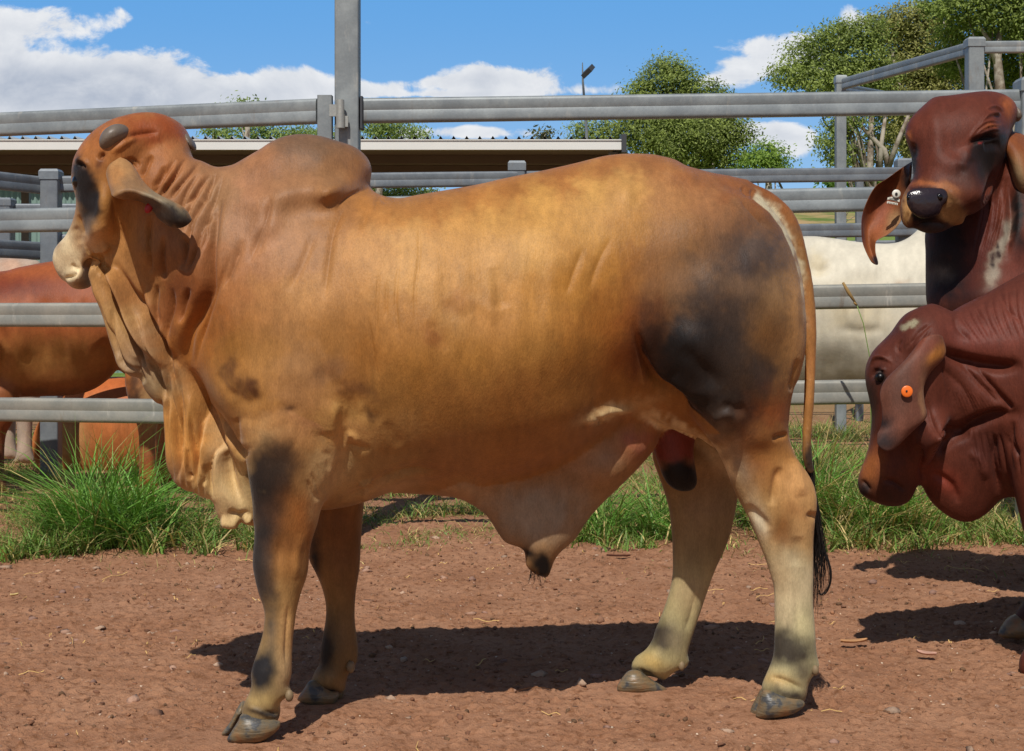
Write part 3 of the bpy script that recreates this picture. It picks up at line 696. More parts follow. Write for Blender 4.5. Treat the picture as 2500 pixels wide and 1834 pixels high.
st(c8, [(1050,360),(1140,440),(1230,540),(1340,650)], 8, -.008); st(c8, [(1070,260),(1110,310),(1140,340)], 6, -.008); st(c8, [(1160,280),(1165,330),(1160,370)], 5, -.006)
st(c8, [(360,50),(560,170),(820,280)], 20, .008); st(c8, [(640,190),(780,280),(900,330)], 20, -.006)
STROKES += [([(1470,430),(1510,450),(1560,490)], 26, .009), ([(905,462),(880,466),(845,486),(815,520)], 6, -.007), ([(948,500),(925,484),(915,520)], 6, -.004), ([(845,500),(815,560),(800,650),(790,740)], 9, -.006), ([(900,500),(880,560)], 8, -.004), ([(660,480),(650,560),(620,640)], 9, -.004), ([(770,560),(740,640),(700,720)], 10, -.004)]
# head
for q, w_, dp in [([(275,500),(310,462),(360,480),(385,540)],5,.006),([(290,520),(330,500),(360,540)],5,-.008),([(440,640),(420,800),(400,960)],14,-.006),([(520,620),(520,900),(500,1100)],22,.006),([(560,700),(600,900),(650,1080),(700,1200)],9,-.006),
      ([(470,470),(490,430),(520,420)],6,-.010),([(330,1340),(400,1300),(460,1250),(530,1200)],10,-.022),([(420,1340),(500,1330),(560,1400)],16,-.030),([(430,1240),(500,1190),(540,1130)],14,.014),([(260,1000),(300,1060),(320,1150)],10,-.004),([(190,1430),(240,1400),(290,1370)],5,-.010),([(240,1300),(280,1340),(320,1330)],6,-.006),
      ([(660,310),(760,262),(860,245),(960,240)],7,-.008),([(480,330),(500,240),(600,180),(700,190)],5,.004),([(560,420),(680,330),(780,270)],8,.006),([(640,480),(720,480),(780,540)],5,-.007),([(690,455),(760,470),(800,520)],4,-.005),([(300,900),(330,1000),(350,1080)],6,-.004)]: st(hc, q, w_, dp)
# legs
for q, w_, dp, ow in [([(735,1300),(725,1360),(722,1420)],10,.005,[4]),([(690,1300),(676,1380),(680,1440)],10,-.004,[4]),([(705,1470),(700,1550),(698,1630)],6,-.005,[4]),([(640,1735),(665,1742),(685,1735)],5,-.006,[4]),([(596,1722),(640,1740),(680,1755)],6,.004,[4]),([(800,1450),(815,1520),(812,1600)],7,-.004,[5])]: STROKES.append((q, w_, dp, 0, ow))

def bl(u, v, ru, rv, ang, c_, s_, ow=None, pw=1): BLOBS.append((u, v, ru, rv, ang, C(*c_), s_) + ((ow, pw) if ow else ()))
ALLB = list(range(12))
BASE = [(400,430,(146,84,46)),(340,420,(150,88,48)),(470,440,(152,98,66)),(480,500,(156,106,74)),(430,520,(150,98,66)),(520,560,(148,104,76)),(540,470,(140,100,72)),(500,600,(140,84,52)),(440,620,(132,78,44)),(440,720,(122,62,30)),(400,760,(116,58,28)),(480,700,(126,66,32)),(500,780,(160,92,40)),(470,860,(162,96,42)),
 (600,470,(158,104,74)),(640,400,(148,96,66)),(720,350,(110,78,60)),(790,350,(104,74,56)),(860,380,(122,82,58)),(720,430,(146,98,68)),(800,430,(142,96,64)),(890,430,(146,94,58)),(840,500,(148,94,54)),(720,520,(152,104,72)),(640,560,(156,106,78)),(600,640,(158,104,72)),(700,620,(162,110,76)),(560,720,(160,100,60)),(640,740,(166,110,66)),(740,720,(172,118,72)),
 (900,500,(166,104,52)),(960,510,(162,102,52)),(1050,500,(156,96,48)),(1150,480,(154,94,46)),(1250,458,(152,92,44)),(1380,425,(150,88,44)),(1480,400,(144,86,46)),(1580,398,(140,84,48)),(1680,425,(138,82,48)),(1780,450,(134,76,42)),(1840,470,(132,74,38)),
 (900,600,(178,122,72)),(1000,580,(184,130,76)),(1000,660,(186,132,80)),(1100,560,(182,126,70)),(1200,540,(186,130,70)),(1320,500,(186,130,68)),(1440,470,(190,136,76)),(1540,460,(186,132,76)),(1300,600,(188,134,76)),(1200,640,(184,130,78)),(1450,560,(184,128,68)),(1620,480,(160,106,66)),(1720,500,(150,96,60)),(1800,530,(142,92,58)),(1650,570,(150,98,54)),
 (1100,760,(174,120,70)),(1000,800,(160,104,54)),(1200,780,(170,114,64)),(1300,740,(166,110,54)),(1400,700,(164,106,46)),(1500,640,(160,102,42)),(1540,560,(168,112,56)),(1480,760,(148,88,34)),(1540,780,(138,72,26)),(1520,860,(146,82,32)),(1420,850,(152,94,40)),(1300,860,(160,106,52)),(1150,880,(158,104,50)),(1020,900,(152,98,46)),(900,860,(142,88,40)),(860,940,(136,84,40)),(960,960,(146,96,48)),
 (560,860,(152,98,46)),(640,860,(156,104,56)),(620,960,(160,106,56)),(740,880,(150,104,68)),(720,960,(162,110,70)),(800,820,(154,100,52)),(850,1040,(184,134,78)),(960,1060,(150,102,58)),(1100,1000,(148,94,46)),(1250,980,(142,88,42)),(1380,950,(142,90,42)),(1500,940,(150,94,42)),(1600,940,(158,100,46)),
 (1100,1120,(150,100,60)),(1300,1080,(146,94,52)),(1450,1040,(146,96,58)),(950,1150,(160,118,76)),(820,1150,(180,142,98)),(700,1100,(160,104,56)),(1700,700,(140,94,58)),(1900,700,(140,96,56)),(1950,850,(160,108,60)),(1900,1100,(160,104,54)),(1950,1300,(178,132,84)),(1900,1400,(176,150,112)),(1940,1500,(184,168,132)),
 (700,1300,(146,92,46)),(700,1500,(160,118,72)),(680,1650,(140,110,76)),(840,1300,(124,82,48)),(830,1550,(116,86,54)),(1700,1250,(142,114,80)),(1660,1500,(164,144,106)),(300,780,(178,132,86)),(420,1050,(180,120,64)),(480,1100,(182,120,62)),(560,1220,(200,168,118)),(350,920,(156,128,98)),(300,640,(160,106,58)),(340,700,(150,96,54)),
 (250,500,(170,114,62)),(280,560,(168,108,56)),(300,480,(158,98,50)),(240,360,(158,96,50)),(300,310,(148,84,44)),(230,600,(178,132,86))]
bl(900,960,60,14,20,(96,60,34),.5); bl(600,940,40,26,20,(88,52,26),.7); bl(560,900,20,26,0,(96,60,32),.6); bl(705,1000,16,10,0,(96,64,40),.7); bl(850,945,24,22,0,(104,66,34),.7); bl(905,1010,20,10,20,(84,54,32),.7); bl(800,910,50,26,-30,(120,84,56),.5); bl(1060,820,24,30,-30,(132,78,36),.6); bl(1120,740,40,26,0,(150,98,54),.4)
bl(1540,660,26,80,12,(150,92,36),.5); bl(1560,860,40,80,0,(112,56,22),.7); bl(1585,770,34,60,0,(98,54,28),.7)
# thigh
bl(1765,760,175,195,0,(72,55,42),.95,[6,0]); bl(1700,880,140,120,0,(38,31,28),.95,[6],2); bl(1640,880,90,80,10,(22,19,18),.97,[6],1.6); bl(1780,985,110,66,20,(34,28,26),.92,[6],1.6); bl(1700,970,60,56,0,(24,20,19),.9,[6]); bl(1590,860,30,90,0,(60,36,24),.7,[6]); bl(1850,620,90,80,0,(80,64,54),.85,[6,0]); bl(1820,900,90,90,0,(54,42,34),.8,[6]); bl(1830,650,34,26,0,(48,42,42),.6,[6]); bl(1760,720,60,50,0,(58,48,44),.55,[6])
bl(1640,680,55,40,-20,(146,108,74),.5,[6,0]); bl(1890,720,35,60,0,(140,106,68),.55,[6]); bl(1870,820,40,60,0,(134,92,48),.5,[6]); bl(1800,700,60,30,0,(128,98,70),.4,[6]); bl(1945,820,22,170,-3,(178,130,76),.75,[6]); bl(1870,940,34,60,0,(52,40,34),.7,[6]); bl(1590,640,40,70,20,(140,94,54),.5,[6,0])
bl(1890,1010,50,50,0,(134,76,36),.85,[6]); bl(1830,1060,50,40,20,(112,72,44),.7,[6]); bl(1760,1040,50,34,30,(76,60,48),.6,[6]); bl(1850,1130,40,50,0,(142,92,50),.7,[6]); bl(1800,1130,28,70,-28,(150,132,108),.6,[6])
for u, v in ((1600,1022),(1640,1042),(1680,1062),(1715,1085),(1745,1115),(1768,1150)): bl(u, v-2, 36, 19, 32, (216,190,144), .97, ALLB, 1.6)
bl(1505,1006,85,20,-16,(208,178,128),.9,ALLB,1.5); bl(1560,990,60,26,20,(168,122,68),.5)
bl(1945,1190,46,60,0,(202,152,96),.85,[6]); bl(1955,1250,50,22,20,(150,98,52),.6,[6]); bl(1850,1270,22,50,-20,(204,188,156),.8,[6]); bl(1912,1300,34,50,0,(138,92,48),.85,[6]); bl(1960,1300,26,70,0,(186,144,94),.6,[6]); bl(1930,1450,75,110,0,(190,172,134),.92,[6],2); bl(1900,1400,30,60,-10,(186,158,116),.5,[6]); bl(1925,1585,70,46,0,(66,59,49),.93,[6],2); bl(1965,1520,26,40,0,(200,188,140),.7,[6]); bl(1905,1560,26,30,0,(70,64,54),.6,[6])
bl(1895,1660,46,18,10,(184,154,100),.9,[6]); bl(1960,1640,26,26,0,(80,70,58),.7,[6]); bl(1925,1695,60,14,14,(60,54,48),.85,[6])
# sheath, belly, scrotum
bl(1290,1260,170,80,0,(150,132,110),.9,[9]); bl(1460,1120,90,50,-30,(160,128,100),.6,[9]); bl(1100,1190,90,24,8,(168,136,100),.7,[9]); bl(1322,1385,26,34,0,(22,19,18),.98,ALLB,2); bl(1290,1352,26,14,20,(40,34,30),.9,[9]); bl(1560,1080,50,40,0,(158,98,70),.8,[9,0])
bl(1640,1060,90,90,0,(120,54,42),1,[10],2); bl(1664,1168,62,44,20,(20,17,18),.99,[10],3)
bl(950,1190,80,20,-10,(184,150,106),.6); bl(810,1140,50,60,0,(186,150,104),.6); bl(860,1060,60,40,0,(190,142,86),.5)
# forelegs
bl(690,1050,80,40,0,(190,140,88),.7,[4]); bl(640,1070,30,40,0,(198,158,106),.7,[4]); bl(760,1010,50,40,0,(178,124,84),.6,[4]); bl(660,1192,66,120,4,(30,26,24),1,[4],1.8); bl(690,1120,60,50,0,(70,54,42),.6,[4]); bl(660,1280,50,60,0,(70,50,38),.7,[4]); bl(638,1370,38,110,0,(46,42,40),1,[4],1.8); bl(660,1440,22,40,0,(66,54,44),.75,[4])
bl(735,1260,44,70,0,(150,94,46),.85,[4]); bl(700,1380,34,50,0,(150,102,54),.8,[4]); bl(700,1330,40,20,0,(110,68,36),.5,[4]); bl(776,1240,20,60,0,(190,154,106),.7,[4]); bl(700,1560,20,90,0,(192,148,96),.8,[4]); bl(664,1540,20,70,0,(104,88,70),.7,[4]); bl(640,1640,34,52,10,(36,34,35),.97,[4],2); bl(698,1640,18,50,0,(178,146,104),.8,[4])
bl(650,1712,50,14,8,(178,150,96),.9,[4]); bl(650,1742,46,9,12,(40,38,40),.9,[4]); bl(660,1764,46,8,12,(150,128,90),.8,[4])
bl(830,1300,70,140,0,(120,80,46),.8,[5]); bl(768,1370,15,80,0,(34,28,25),.85,[5]); bl(795,1590,28,60,4,(26,23,22),.95,[5]); bl(845,1560,30,80,0,(124,94,58),.7,[5]); bl(800,1660,44,22,0,(126,98,62),.85,[5]); bl(800,1685,46,8,14,(30,27,26),.8,[5])
bl(1720,1200,80,120,0,(146,118,84),.9,[7]); bl(1680,1450,50,60,0,(176,154,112),.9,[7]); bl(1620,1555,40,40,0,(70,60,48),.9,[7],1.6); bl(1655,1560,26,40,0,(142,128,98),.7,[7]); bl(1590,1612,34,20,30,(186,158,98),.9,[7]); bl(1570,1640,60,8,24,(60,54,46),.8,[7])
# dewlap
bl(330,880,44,70,0,(156,124,92),.7,[2]); bl(420,1160,40,40,0,(150,114,82),.7,[2]); bl(560,1230,70,60,0,(206,174,124),.9,[2]); bl(530,1120,26,100,-8,(200,166,118),.7,[2,0]); bl(330,700,50,120,-24,(168,116,68),.5,[2,0])
# head
bl(380,312,95,36,8,(140,70,34),.95,[3,0],2); bl(250,335,60,34,-34,(168,100,52),.7,[3]); bl(228,660,40,30,0,(120,84,54),.5,[3]); bl(203,440,22,44,0,(30,25,24),.97,[3],2); bl(224,500,22,52,-4,(44,38,37),.95,[3],2); bl(214,545,18,34,0,(70,60,52),.85,[3],2); bl(210,470,26,60,-4,(34,28,27),.95,[3],2.5); bl(190,430,12,50,0,(30,24,23),.95,[3],2)
bl(160,632,50,76,0,(222,200,158),.98,[3],2); bl(222,590,34,34,20,(196,152,108),.7,[3]); bl(140,600,9,16,0,(150,120,90),.6,[3]); bl(150,665,12,20,0,(170,150,120),.6,[3]); bl(245,395,10,26,20,(96,54,30),.7,[3]); bl(205,690,22,14,0,(110,84,64),.7,[3])  # brown patch at the chin is painted shade under the lower lip
# tail
for u, v, s_ in ((1855,492,.95),(1872,505,.95),(1895,530,.95),(1915,562,.9),(1930,600,.95),(1944,645,.9),(1955,700,.75),(1962,760,.55)): bl(u-3, v+3, 15, 26, -30, (206,192,156), s_*.92, [11], 1.5)
bl(1915,490,40,18,40,(140,84,44),.7,[11]); bl(1975,620,10,60,0,(148,90,48),.6,[11]); bl(1980,850,26,190,0,(158,104,58),.6,[11]); bl(1975,1120,20,46,0,(60,46,36),.95,[11]); bl(1942,560,14,20,0,(110,84,62),.5,[11])
# ---------------------------------------------------------------- ground
def gh(x, y):
    """height of the yard and the land behind it"""
    x = np.asarray(x, float); y = np.asarray(y, float)
    r = np.clip((y-26)/70, 0, 1); far = 7.4*r*r*(3-2*r)+np.clip(y-96, 0, 900)*.012
    r2 = np.clip((np.abs(x)-40)/300, 0, 1)
    return far + r2*2*r
def gdetail(x, y):
    m = np.clip((y-2.2)/.4, 0, 1)*np.clip((11-y)/2, 0, 1)*np.clip((3.6-np.abs(x))/.4, 0, 1)
    p = np.stack([x, y], -1)
    a = fbm(p*1.6, 3, 1)*.010 + fbm(p*9, 3, 5)*.006
    c = fbm(p*34, 3, 11, .6); a = a + np.clip(c, 0, 1)**1.3*.018 - .003
    e = vnoise(p*85, 21); a = a + np.clip(e-.15, 0, 1)*.008
    # the hard ground is a little smoother than the loose clods; kept low so that hooves stand on it
    return a*m
def axis(lo, hi, step, far, k=1.16):
    a = list(np.arange(lo, hi, step)); s = step; x = a[-1]
    while x < far: s *= k; x += s; a.append(x)
    s = step; x = a[0]; pre = []
    while x > -far: s *= k; x -= s; pre.append(x)
    return np.array(pre[::-1]+a)
gx = axis(-2.7, 2.9, .0065, 900); gy = np.concatenate([np.arange(-40, 2, 1.5), np.arange(2, 3, .05), np.arange(3.0, 5.4, .0055), np.arange(5.4, 7.6, .010)])
s_ = .01; y_ = gy[-1]; ex = []
while y_ < 1500: s_ *= 1.05; y_ += s_; ex.append(y_)
gy = np.concatenate([gy, ex])
XX, YY = np.meshgrid(gx, gy, indexing='ij')
ZZ = gh(XX, YY)+gdetail(XX, YY)
HOOFS = [(-.70, 3.76), (-.47, 4.10), (.70, 3.99), (.36, 4.25)]
for hx, hy in HOOFS:
    k = np.exp(-(((XX-hx)/.16)**2+((YY-hy)/.10)**2)**2); ZZ = ZZ*(1-k)+.010*k+ZZ*k*.25
GV = np.stack([XX, YY, ZZ], -1).reshape(-1, 3); nyy = len(gy); ii, jj = np.meshgrid(np.arange(len(gx)-1), np.arange(nyy-1), indexing='ij')
a = (ii*nyy+jj).ravel(); GF = np.stack([a, a+nyy, a+nyy+1, a+1], 1)
m, g, bb = mat_new('earth'); pos = g.n('ShaderNodeTexCoord').outputs['Object']
sp = g.n('ShaderNodeSeparateXYZ'); g.put(sp.inputs[0], pos)
n1 = g.noise(pos, 3.2, 5, .55); n2 = g.noise(pos, 28, 6, .65); n3 = g.noise(pos, 160, 4, .6)
dirt = g.mix(g.mrange(n1, .3, .7), C(152,108,80), C(168,124,95))
dirt = g.mix(g.mrange(n2, .48, .68), dirt, C(124,84,58))
dirt = g.mix(g.math('MULTIPLY', g.mrange(n3, .56, .72), .55), dirt, C(186,148,116))
vo = g.n('ShaderNodeTexVoronoi', feature='F1'); g.put(vo.inputs['Vector'], pos); vo.inputs['Scale'].default_value = 62; vo.inputs['Randomness'].default_value = 1
dirt = g.mix(g.math('MULTIPLY', g.math('MULTIPLY', g.mrange(vo.outputs['Distance'], .26, .16), g.mrange(g.noise(pos, 17, 2), .52, .62)), .7), dirt, C(164,128,106))
far_g = g.mix(g.mrange(g.noise(pos, .06, 5), .45, .6), C(116,136,66), C(176,146,104))
far_g = g.mix(g.mrange(g.noise(pos, .8, 4), .4, .7), far_g, C(98,118,56))
g.put(bb.inputs['Base Color'], g.mix(g.mrange(sp.outputs[1], 12, 26), dirt, far_g))
bb.inputs['Roughness'].default_value = .95; bb.inputs['Specular IOR Level'].default_value = .15
bump(g, bb, g.math('ADD', n3, g.math('MULTIPLY', n2, 1.2)), .006, 1)
M_EARTH = m
tag(mesh('ground', GV, GF, M_EARTH), kind='structure')
def zat(x, y): return float(gh(x, y)+gdetail(np.array([x]), np.array([y]))[0])

# ---------------------------------------------------------------- steel
def steel(name, c1, c2, stain=.35, rough=.5, met=.25):
    m, g, b = mat_new(name); pos = g.n('ShaderNodeTexCoord').outputs['Object']
    mp = g.n('ShaderNodeMapping'); g.put(mp.inputs[0], pos); mp.inputs['Scale'].default_value = (1, 1, .25)
    n = g.noise(pos, 6, 6, .65); fl = g.noise(pos, 90, 3, .6); st = g.noise(mp.outputs[0], 11, 5, .7)
    c = g.mix(g.mrange(n, .35, .68), c1, c2); c = g.mix(g.math('MULTIPLY', g.mrange(st, .58, .72), stain), c, C(196,190,176))
    c = g.mix(g.math('MULTIPLY', g.mrange(st, .40, .30), stain*.6), c, C(120,100,80))
    g.put(b.inputs['Base Color'], g.vmath('SCALE', c, g.math('ADD', .86, g.math('MULTIPLY', fl, .28))))
    b.inputs['Metallic'].default_value = met; b.inputs['Roughness'].default_value = rough
    g.put(b.inputs['Roughness'], g.math('ADD', rough-.12, g.math('MULTIPLY', n, .25))); bump(g, b, fl, .0006, .6)
    return m
M_STEEL = steel('galvanised_steel', C(128,134,136), C(150,156,156), .45)
M_STEEL_LOW = steel('weathered_steel', C(142,142,134), C(162,158,146), .8)
M_STEEL_BACK = steel('dull_steel', C(112,118,124), C(132,138,142), .3)
M_PLATE = steel('zinc', C(170,170,164), C(190,188,178), .3, .4, .5)
M_DARKST = solid('dark_steel', C(60,62,66), .6)
def rail_prof(h, t=None):
    t = t or h*.4; pr = rrect(t, h, t*.40, 6)
    # a shallow weld seam along the middle of each side
    out = []
    for i, (x, y) in enumerate(pr):
        out.append((x, y)); x2, y2 = pr[(i+1) % len(pr)]
        if abs(y2-y) > h*.4:
            sg = 1 if x > 0 else -1; dr = 1 if y2 > y else -1
            out += [(x, -dr*h*.012), (x-sg*t*.016, 0), (x, dr*h*.012)]
    return out
def rail(mb, u0, v0, d0, u1, v1, d1, h):
    mb.sweep(P(u0, v0, d0), P(u1, v1, d1), rail_prof(h), cap=True)
def post(mb, u, d, vtop, w_, z0=-.3, cap=True, v_is_z=False):
    x, y, z = P(u, vtop, d)
    if v_is_z: z = vtop
    zc = z-(.022 if cap else 0)
    mb.box((x, y, (z0+zc)/2), (w_, w_, zc-z0), w_*.09)
    if cap:
        a = w_/2+.006; n = 4
        pr = [(-a,-a),(a,-a),(a,a),(-a,a)]; b2 = a*.8
        V = [(x+q[0], y+q[1], zc-.045) for q in pr]+[(x+q[0], y+q[1], zc+.006) for q in pr]+[(x+q[0]*.82, y+q[1]*.82, zc+.022) for q in pr]
        mb.add(V, [[0,1,5,4],[1,2,6,5],[2,3,7,6],[3,0,4,7],[4,5,9,8],[5,6,10,9],[6,7,11,10],[7,4,8,11],[8,9,10,11],[3,2,1,0]])
def part_rail(parent, mat, *a, name='rail'):
    mb = MB(); rail(mb, *a); return autosmooth(mb.build(name, mat, parent), 50)
def part_post(parent, mat, *a, name='post', **k):
    mb = MB(); post(mb, *a, **k); return autosmooth(mb.build(name, mat, parent), 30)

# yard panel right of the tall post
fp = empty('yard_panel', P(1680, 1306, 7.3), label='grey steel rail fence panel running from the tall post to the right edge', cat='fence panel')
for v0, v1, m_ in ((271,248,M_STEEL),(512,479,M_STEEL),(745,717,M_STEEL_LOW),(975,951,M_STEEL_LOW)):
    part_rail(fp, m_, 880, v0, 7.25, 2492, v1, 7.55, .118)
# tall post with hinges
tp = empty('gate_post', P(849, 1306, 7.25), label='tall square steel post behind the hump, taller than all the rails', cat='post')
mb = MB(); x, y, z = P(849, 0, 7.25); mb.box((x, y, 1.5), (.112, .112, 3.9), .008); autosmooth(mb.build('post', M_STEEL, tp), 30)
for v in (263, 760):
    a = P(835, v, 7.19); mb = MB(); mb.tube([(P(831, v-19, 7.15)), (P(831, v+16, 7.15))], .018, 14); autosmooth(mb.build('hinge_pin', M_PLATE, tp), 40)
    mb = MB(); mb.tube([(P(831, v+16.5, 7.15)), (P(831, v+50, 7.15))], .0205, 14); mb.box(P(842, v+34, 7.165), (.03, .02, .05)); autosmooth(mb.build('hinge_barrel', M_PLATE, tp), 40)
mb = MB(); mb.box(P(884, 277, 7.25), (.012, .09, .15), .003); mb.build('rail_bracket', M_DARKST, tp)
# gate on the left
ga = empty('steel_gate', P(300, 1306, 7.5), label='long grey steel gate left of the tall post, behind the bull\'s head', cat='gate')
for v0, v1, m_ in ((358,272,M_STEEL),(564,525,M_STEEL),(769,769,M_STEEL_LOW),(984,1009,M_STEEL_LOW)):
    part_rail(ga, m_, -1300, v0, 8.66, 776, v1, 7.2, .118)
part_post(ga, M_STEEL, -1310, 8.7, 345, .112, name='stile')
mb = MB(); x0 = P(794, 234, 7.2); zt = x0[2]; mb.box((x0[0], x0[1], (zt+.45)/2), (.068, .06, zt-.45), .006); autosmooth(mb.build('stile', M_STEEL, ga), 30)
mb = MB(); mb.box(P(817, 270, 7.175), (.05, .012, .055), .002); mb.build('hinge_lug', M_PLATE, ga)
# end post at the right edge
ep = empty('end_post', P(2512, 1300, 7.6), label='square capped steel post at the right edge, beside the dark red bull\'s poll', cat='post')
part_post(ep, M_STEEL, 2516, 7.56, 192, .12)

# second line of rails behind
bf = empty('back_fence', P(1270, 1200, 10.8), label='lower grey rail fence farther back, crossing the whole yard', cat='fence')
for v0, v1 in ((450,421),(592,555),(733,690),(873,825)): part_rail(bf, M_STEEL_BACK, 140, v0, 10.0, 2560, v1, 12.2, .106)
for u, d_, vt in ((125, 9.98, 414), (1262, 10.95, 394), (2207, 11.9, 388)): part_post(bf, M_STEEL_BACK, u, d_, vt, .115)
wf = empty('side_fence', P(-100, 1200, 9), label='steel rail fence slanting away at the left edge under the shed', cat='fence')
for v0, v1, v2 in ((406,441,453),(590,606,613),(775,772,775)):
    part_rail(wf, M_STEEL_BACK, -330, v0, 8.6, 104, v2, 9.98, .112)
ff = empty('far_fence', P(10, 1050, 13), label='farthest small grey post and rails at the left edge', cat='fence')
part_post(ff, M_STEEL_BACK, 10, 13.0, 484, .15)
for v in (512, 620, 728): part_rail(ff, M_STEEL_BACK, -300, v, 13.05, 430, v, 13.05, .1)
for u in (430,): part_post(ff, M_STEEL_BACK, u, 13.05, 486, .12)
# fence farther back on the right, seen in the gaps
rf = empty('right_rear_fence', P(2100, 1000, 15), label='thin steel rails in the gaps far behind the cream cow', cat='fence')
for v in (598, 690): part_rail(rf, M_STEEL_BACK, 1500, v+8, 15, 2900, v-8, 15, .09)
part_post(rf, M_STEEL_BACK, 2098, 15, 410, .07)
# raised rails of the loading ramp
rp = empty('ramp_rails', P(2200, 1000, 12), label='high steel rails of a ramp rising to the right in front of the gum trees', cat='fence')
part_post(rp, M_STEEL, 2052, 13.5, 185, .088); part_post(rp, M_STEEL, 2379, 11.0, 93, .112)
part_rail(rp, M_STEEL, 2060, 205, 13.4, 2362, 121, 11.06, .1); part_rail(rp, M_STEEL, 2396, 116, 11, 2900, 110, 11.3, .088)
part_rail(rp, M_STEEL_BACK, 2060, 214, 13.6, 2170, 232, 17, .07)
part_post(rp, M_STEEL, 2880, 11.3, 93, .112)

# ---------------------------------------------------------------- shed
sh = empty('open_shed', P(700, 1000, 18), label='long open sided shed with flat iron roof behind the rails', cat='shed')
M_ROOF = solid('roof_iron', C(176,178,176), .45, .5, .12, 3, metallic=.1); M_FASCIA = solid('fascia', C(222,222,216), .5, .5, .08, 2)
M_UNDER = solid('roof_underside', C(112,104,92), .8, .3, .15, 3)
x0, x1 = P(-2300, 0, 16)[0], P(1516, 0, 16)[0]; zf = P(0, 342, 16)[2]; zb = P(0, 367, 16)[2]
def corr(x0, x1, y0, y1, z0, z1, pitch, amp, nper=6, top=True):
    n = int((x1-x0)/pitch*nper); xs = np.linspace(x0, x1, n+1); ph = (np.arange(n+1) % nper)/nper
    zz = np.where(ph < .34, amp*np.sin(ph/.34*math.pi), 0) if top else amp*np.sin(2*math.pi*ph)
    V = np.concatenate([np.stack([xs, np.full(n+1, y0), z0+zz], 1), np.stack([xs, np.full(n+1, y1), z1+zz], 1)])
    F = np.array([[i, i+1, n+2+i, n+1+i] for i in range(n)]); return V, F
V, F = corr(x0, x1, 15.95, 20.6, zf+.004, zf+.12, .134, .034)
mesh('roof_sheet', V, F, M_ROOF, sh, smooth=False)
def boxpart(nm, m_, p0, p1, par, bev=0):
    mb = MB(); c = [(a+b_)/2 for a, b_ in zip(p0, p1)]; mb.box(c, [abs(b_-a) for a, b_ in zip(p0, p1)], bev); return mb.build(nm, m_, par)
boxpart('fascia', M_FASCIA, (x0, 15.94, zb), (x1, 15.99, zf), sh); boxpart('gutter_lip', M_FASCIA, (x0, 15.928, zf-.012), (x1, 15.938, zf-.002), sh)
boxpart('ceiling', M_UNDER, (x0, 16.0, zf-.03), (x1-.03, 20.55, zf-.012), sh)
boxpart('end_flashing', M_DARKST, (x1+.002, 15.9, zb-.03), (x1+.05, 20.6, zf+.05), sh)
for yy in (17.2, 18.4, 19.6): boxpart('purlin', M_UNDER, (x0, yy, zf-.13), (x1-.05, yy+.06, zf-.033), sh)
for uu in (1497, 640, -240, -1100):
    xx = P(uu, 0, 16.2)[0]; boxpart('shed_post', M_STEEL_BACK, (xx-.05, 16.15, -.2), (xx+.05, 16.25, zb), sh); boxpart('shed_post', M_STEEL_BACK, (xx-.05, 20.3, -.2), (xx+.05, 20.4, zf-.14), sh)
gw = empty('green_shed', P(0, 1000, 26), label='pale green corrugated iron shed seen between the rails at left', cat='shed')
M_GREEN = solid('green_iron', C(128,150,142), .5, .5, .08, 4)
xa, xb = P(-2500, 0, 27)[0], P(470, 0, 27)[0]; zt = 3.3
n = int((xb-xa)/.1*5); xs = np.linspace(xa, xb, n+1); yy = 27+.025*np.sin(np.arange(n+1)/5*2*math.pi)
V = np.concatenate([np.stack([xs, yy, np.full(n+1, -.2)], 1), np.stack([xs, yy, np.full(n+1, zt)], 1)])
mesh('wall', V, np.array([[i, i+1, n+2+i, n+1+i] for i in range(n)]), M_GREEN, gw)
boxpart('roof', M_ROOF, (xa-.2, 26.8, zt), (xb+.2, 33, zt+.08), gw); boxpart('side_wall', M_GREEN, (xb, 27.04, -.2), (xb+.03, 32.8, zt-.003), gw)
# floodlight
fl = empty('floodlight_pole', P(1428, 766, 28), label='thin pole with one black floodlight head above the shed roof', cat='light pole')
mb = MB(); a = P(1434, 600, 28); mb.tube([(a[0], 28, -.2), P(1432, 320, 28), P(1423, 200, 28), P(1422, 153, 28)], [.05, .028, .02, .008], 8); autosmooth(mb.build('pole', M_STEEL_BACK, fl))
mb = MB(); mb.sweep(P(1427, 184, 27.85), P(1446, 166, 27.75), [(-.13,-.035),(.13,-.035),(.13,.05),(-.13,.05)], up=(0,-.5,1)); mb.build('lamp_head', M_DARKST, fl)
mb = MB(); mb.tube([P(1423, 186, 28), P(1430, 181, 27.87)], .02, 6); mb.build('bracket', M_DARKST, fl)
# ---------------------------------------------------------------- foliage and grass
def leaf_material(name, trans=.3, rough=.55, var=.25):
    m, g, b = mat_new(name); at = g.n('ShaderNodeAttribute'); at.attribute_name = 'coat'
    nt_ = m.node_tree; out = nt_.nodes['Material Output']
    g.put(b.inputs['Base Color'], at.outputs['Color']); b.inputs['Roughness'].default_value = rough; b.inputs['Specular IOR Level'].default_value = .3
    tr = g.n('ShaderNodeBsdfTranslucent'); g.put(tr.inputs[0], g.vmath('MULTIPLY', at.outputs['Color'], (1.15, 1.25, .7)))
    mx = g.n('ShaderNodeMixShader'); mx.inputs[0].default_value = trans
    nt_.links.new(b.outputs[0], mx.inputs[1]); nt_.links.new(tr.outputs[0], mx.inputs[2]); nt_.links.new(mx.outputs[0], out.inputs[0]); return m
M_LEAF = leaf_material('leaves', .38, .6); M_GRASS = leaf_material('grass_blades', .25, .5)
def bark_mat(name, a, b_):
    m, g, b = mat_new(name); pos = g.n('ShaderNodeTexCoord').outputs['Object']; n = g.noise(pos, 3, 6, .65)
    g.put(b.inputs['Base Color'], g.mix(g.mrange(n, .4, .62), a, b_)); b.inputs['Roughness'].default_value = .85; bump(g, b, n, .02); return m
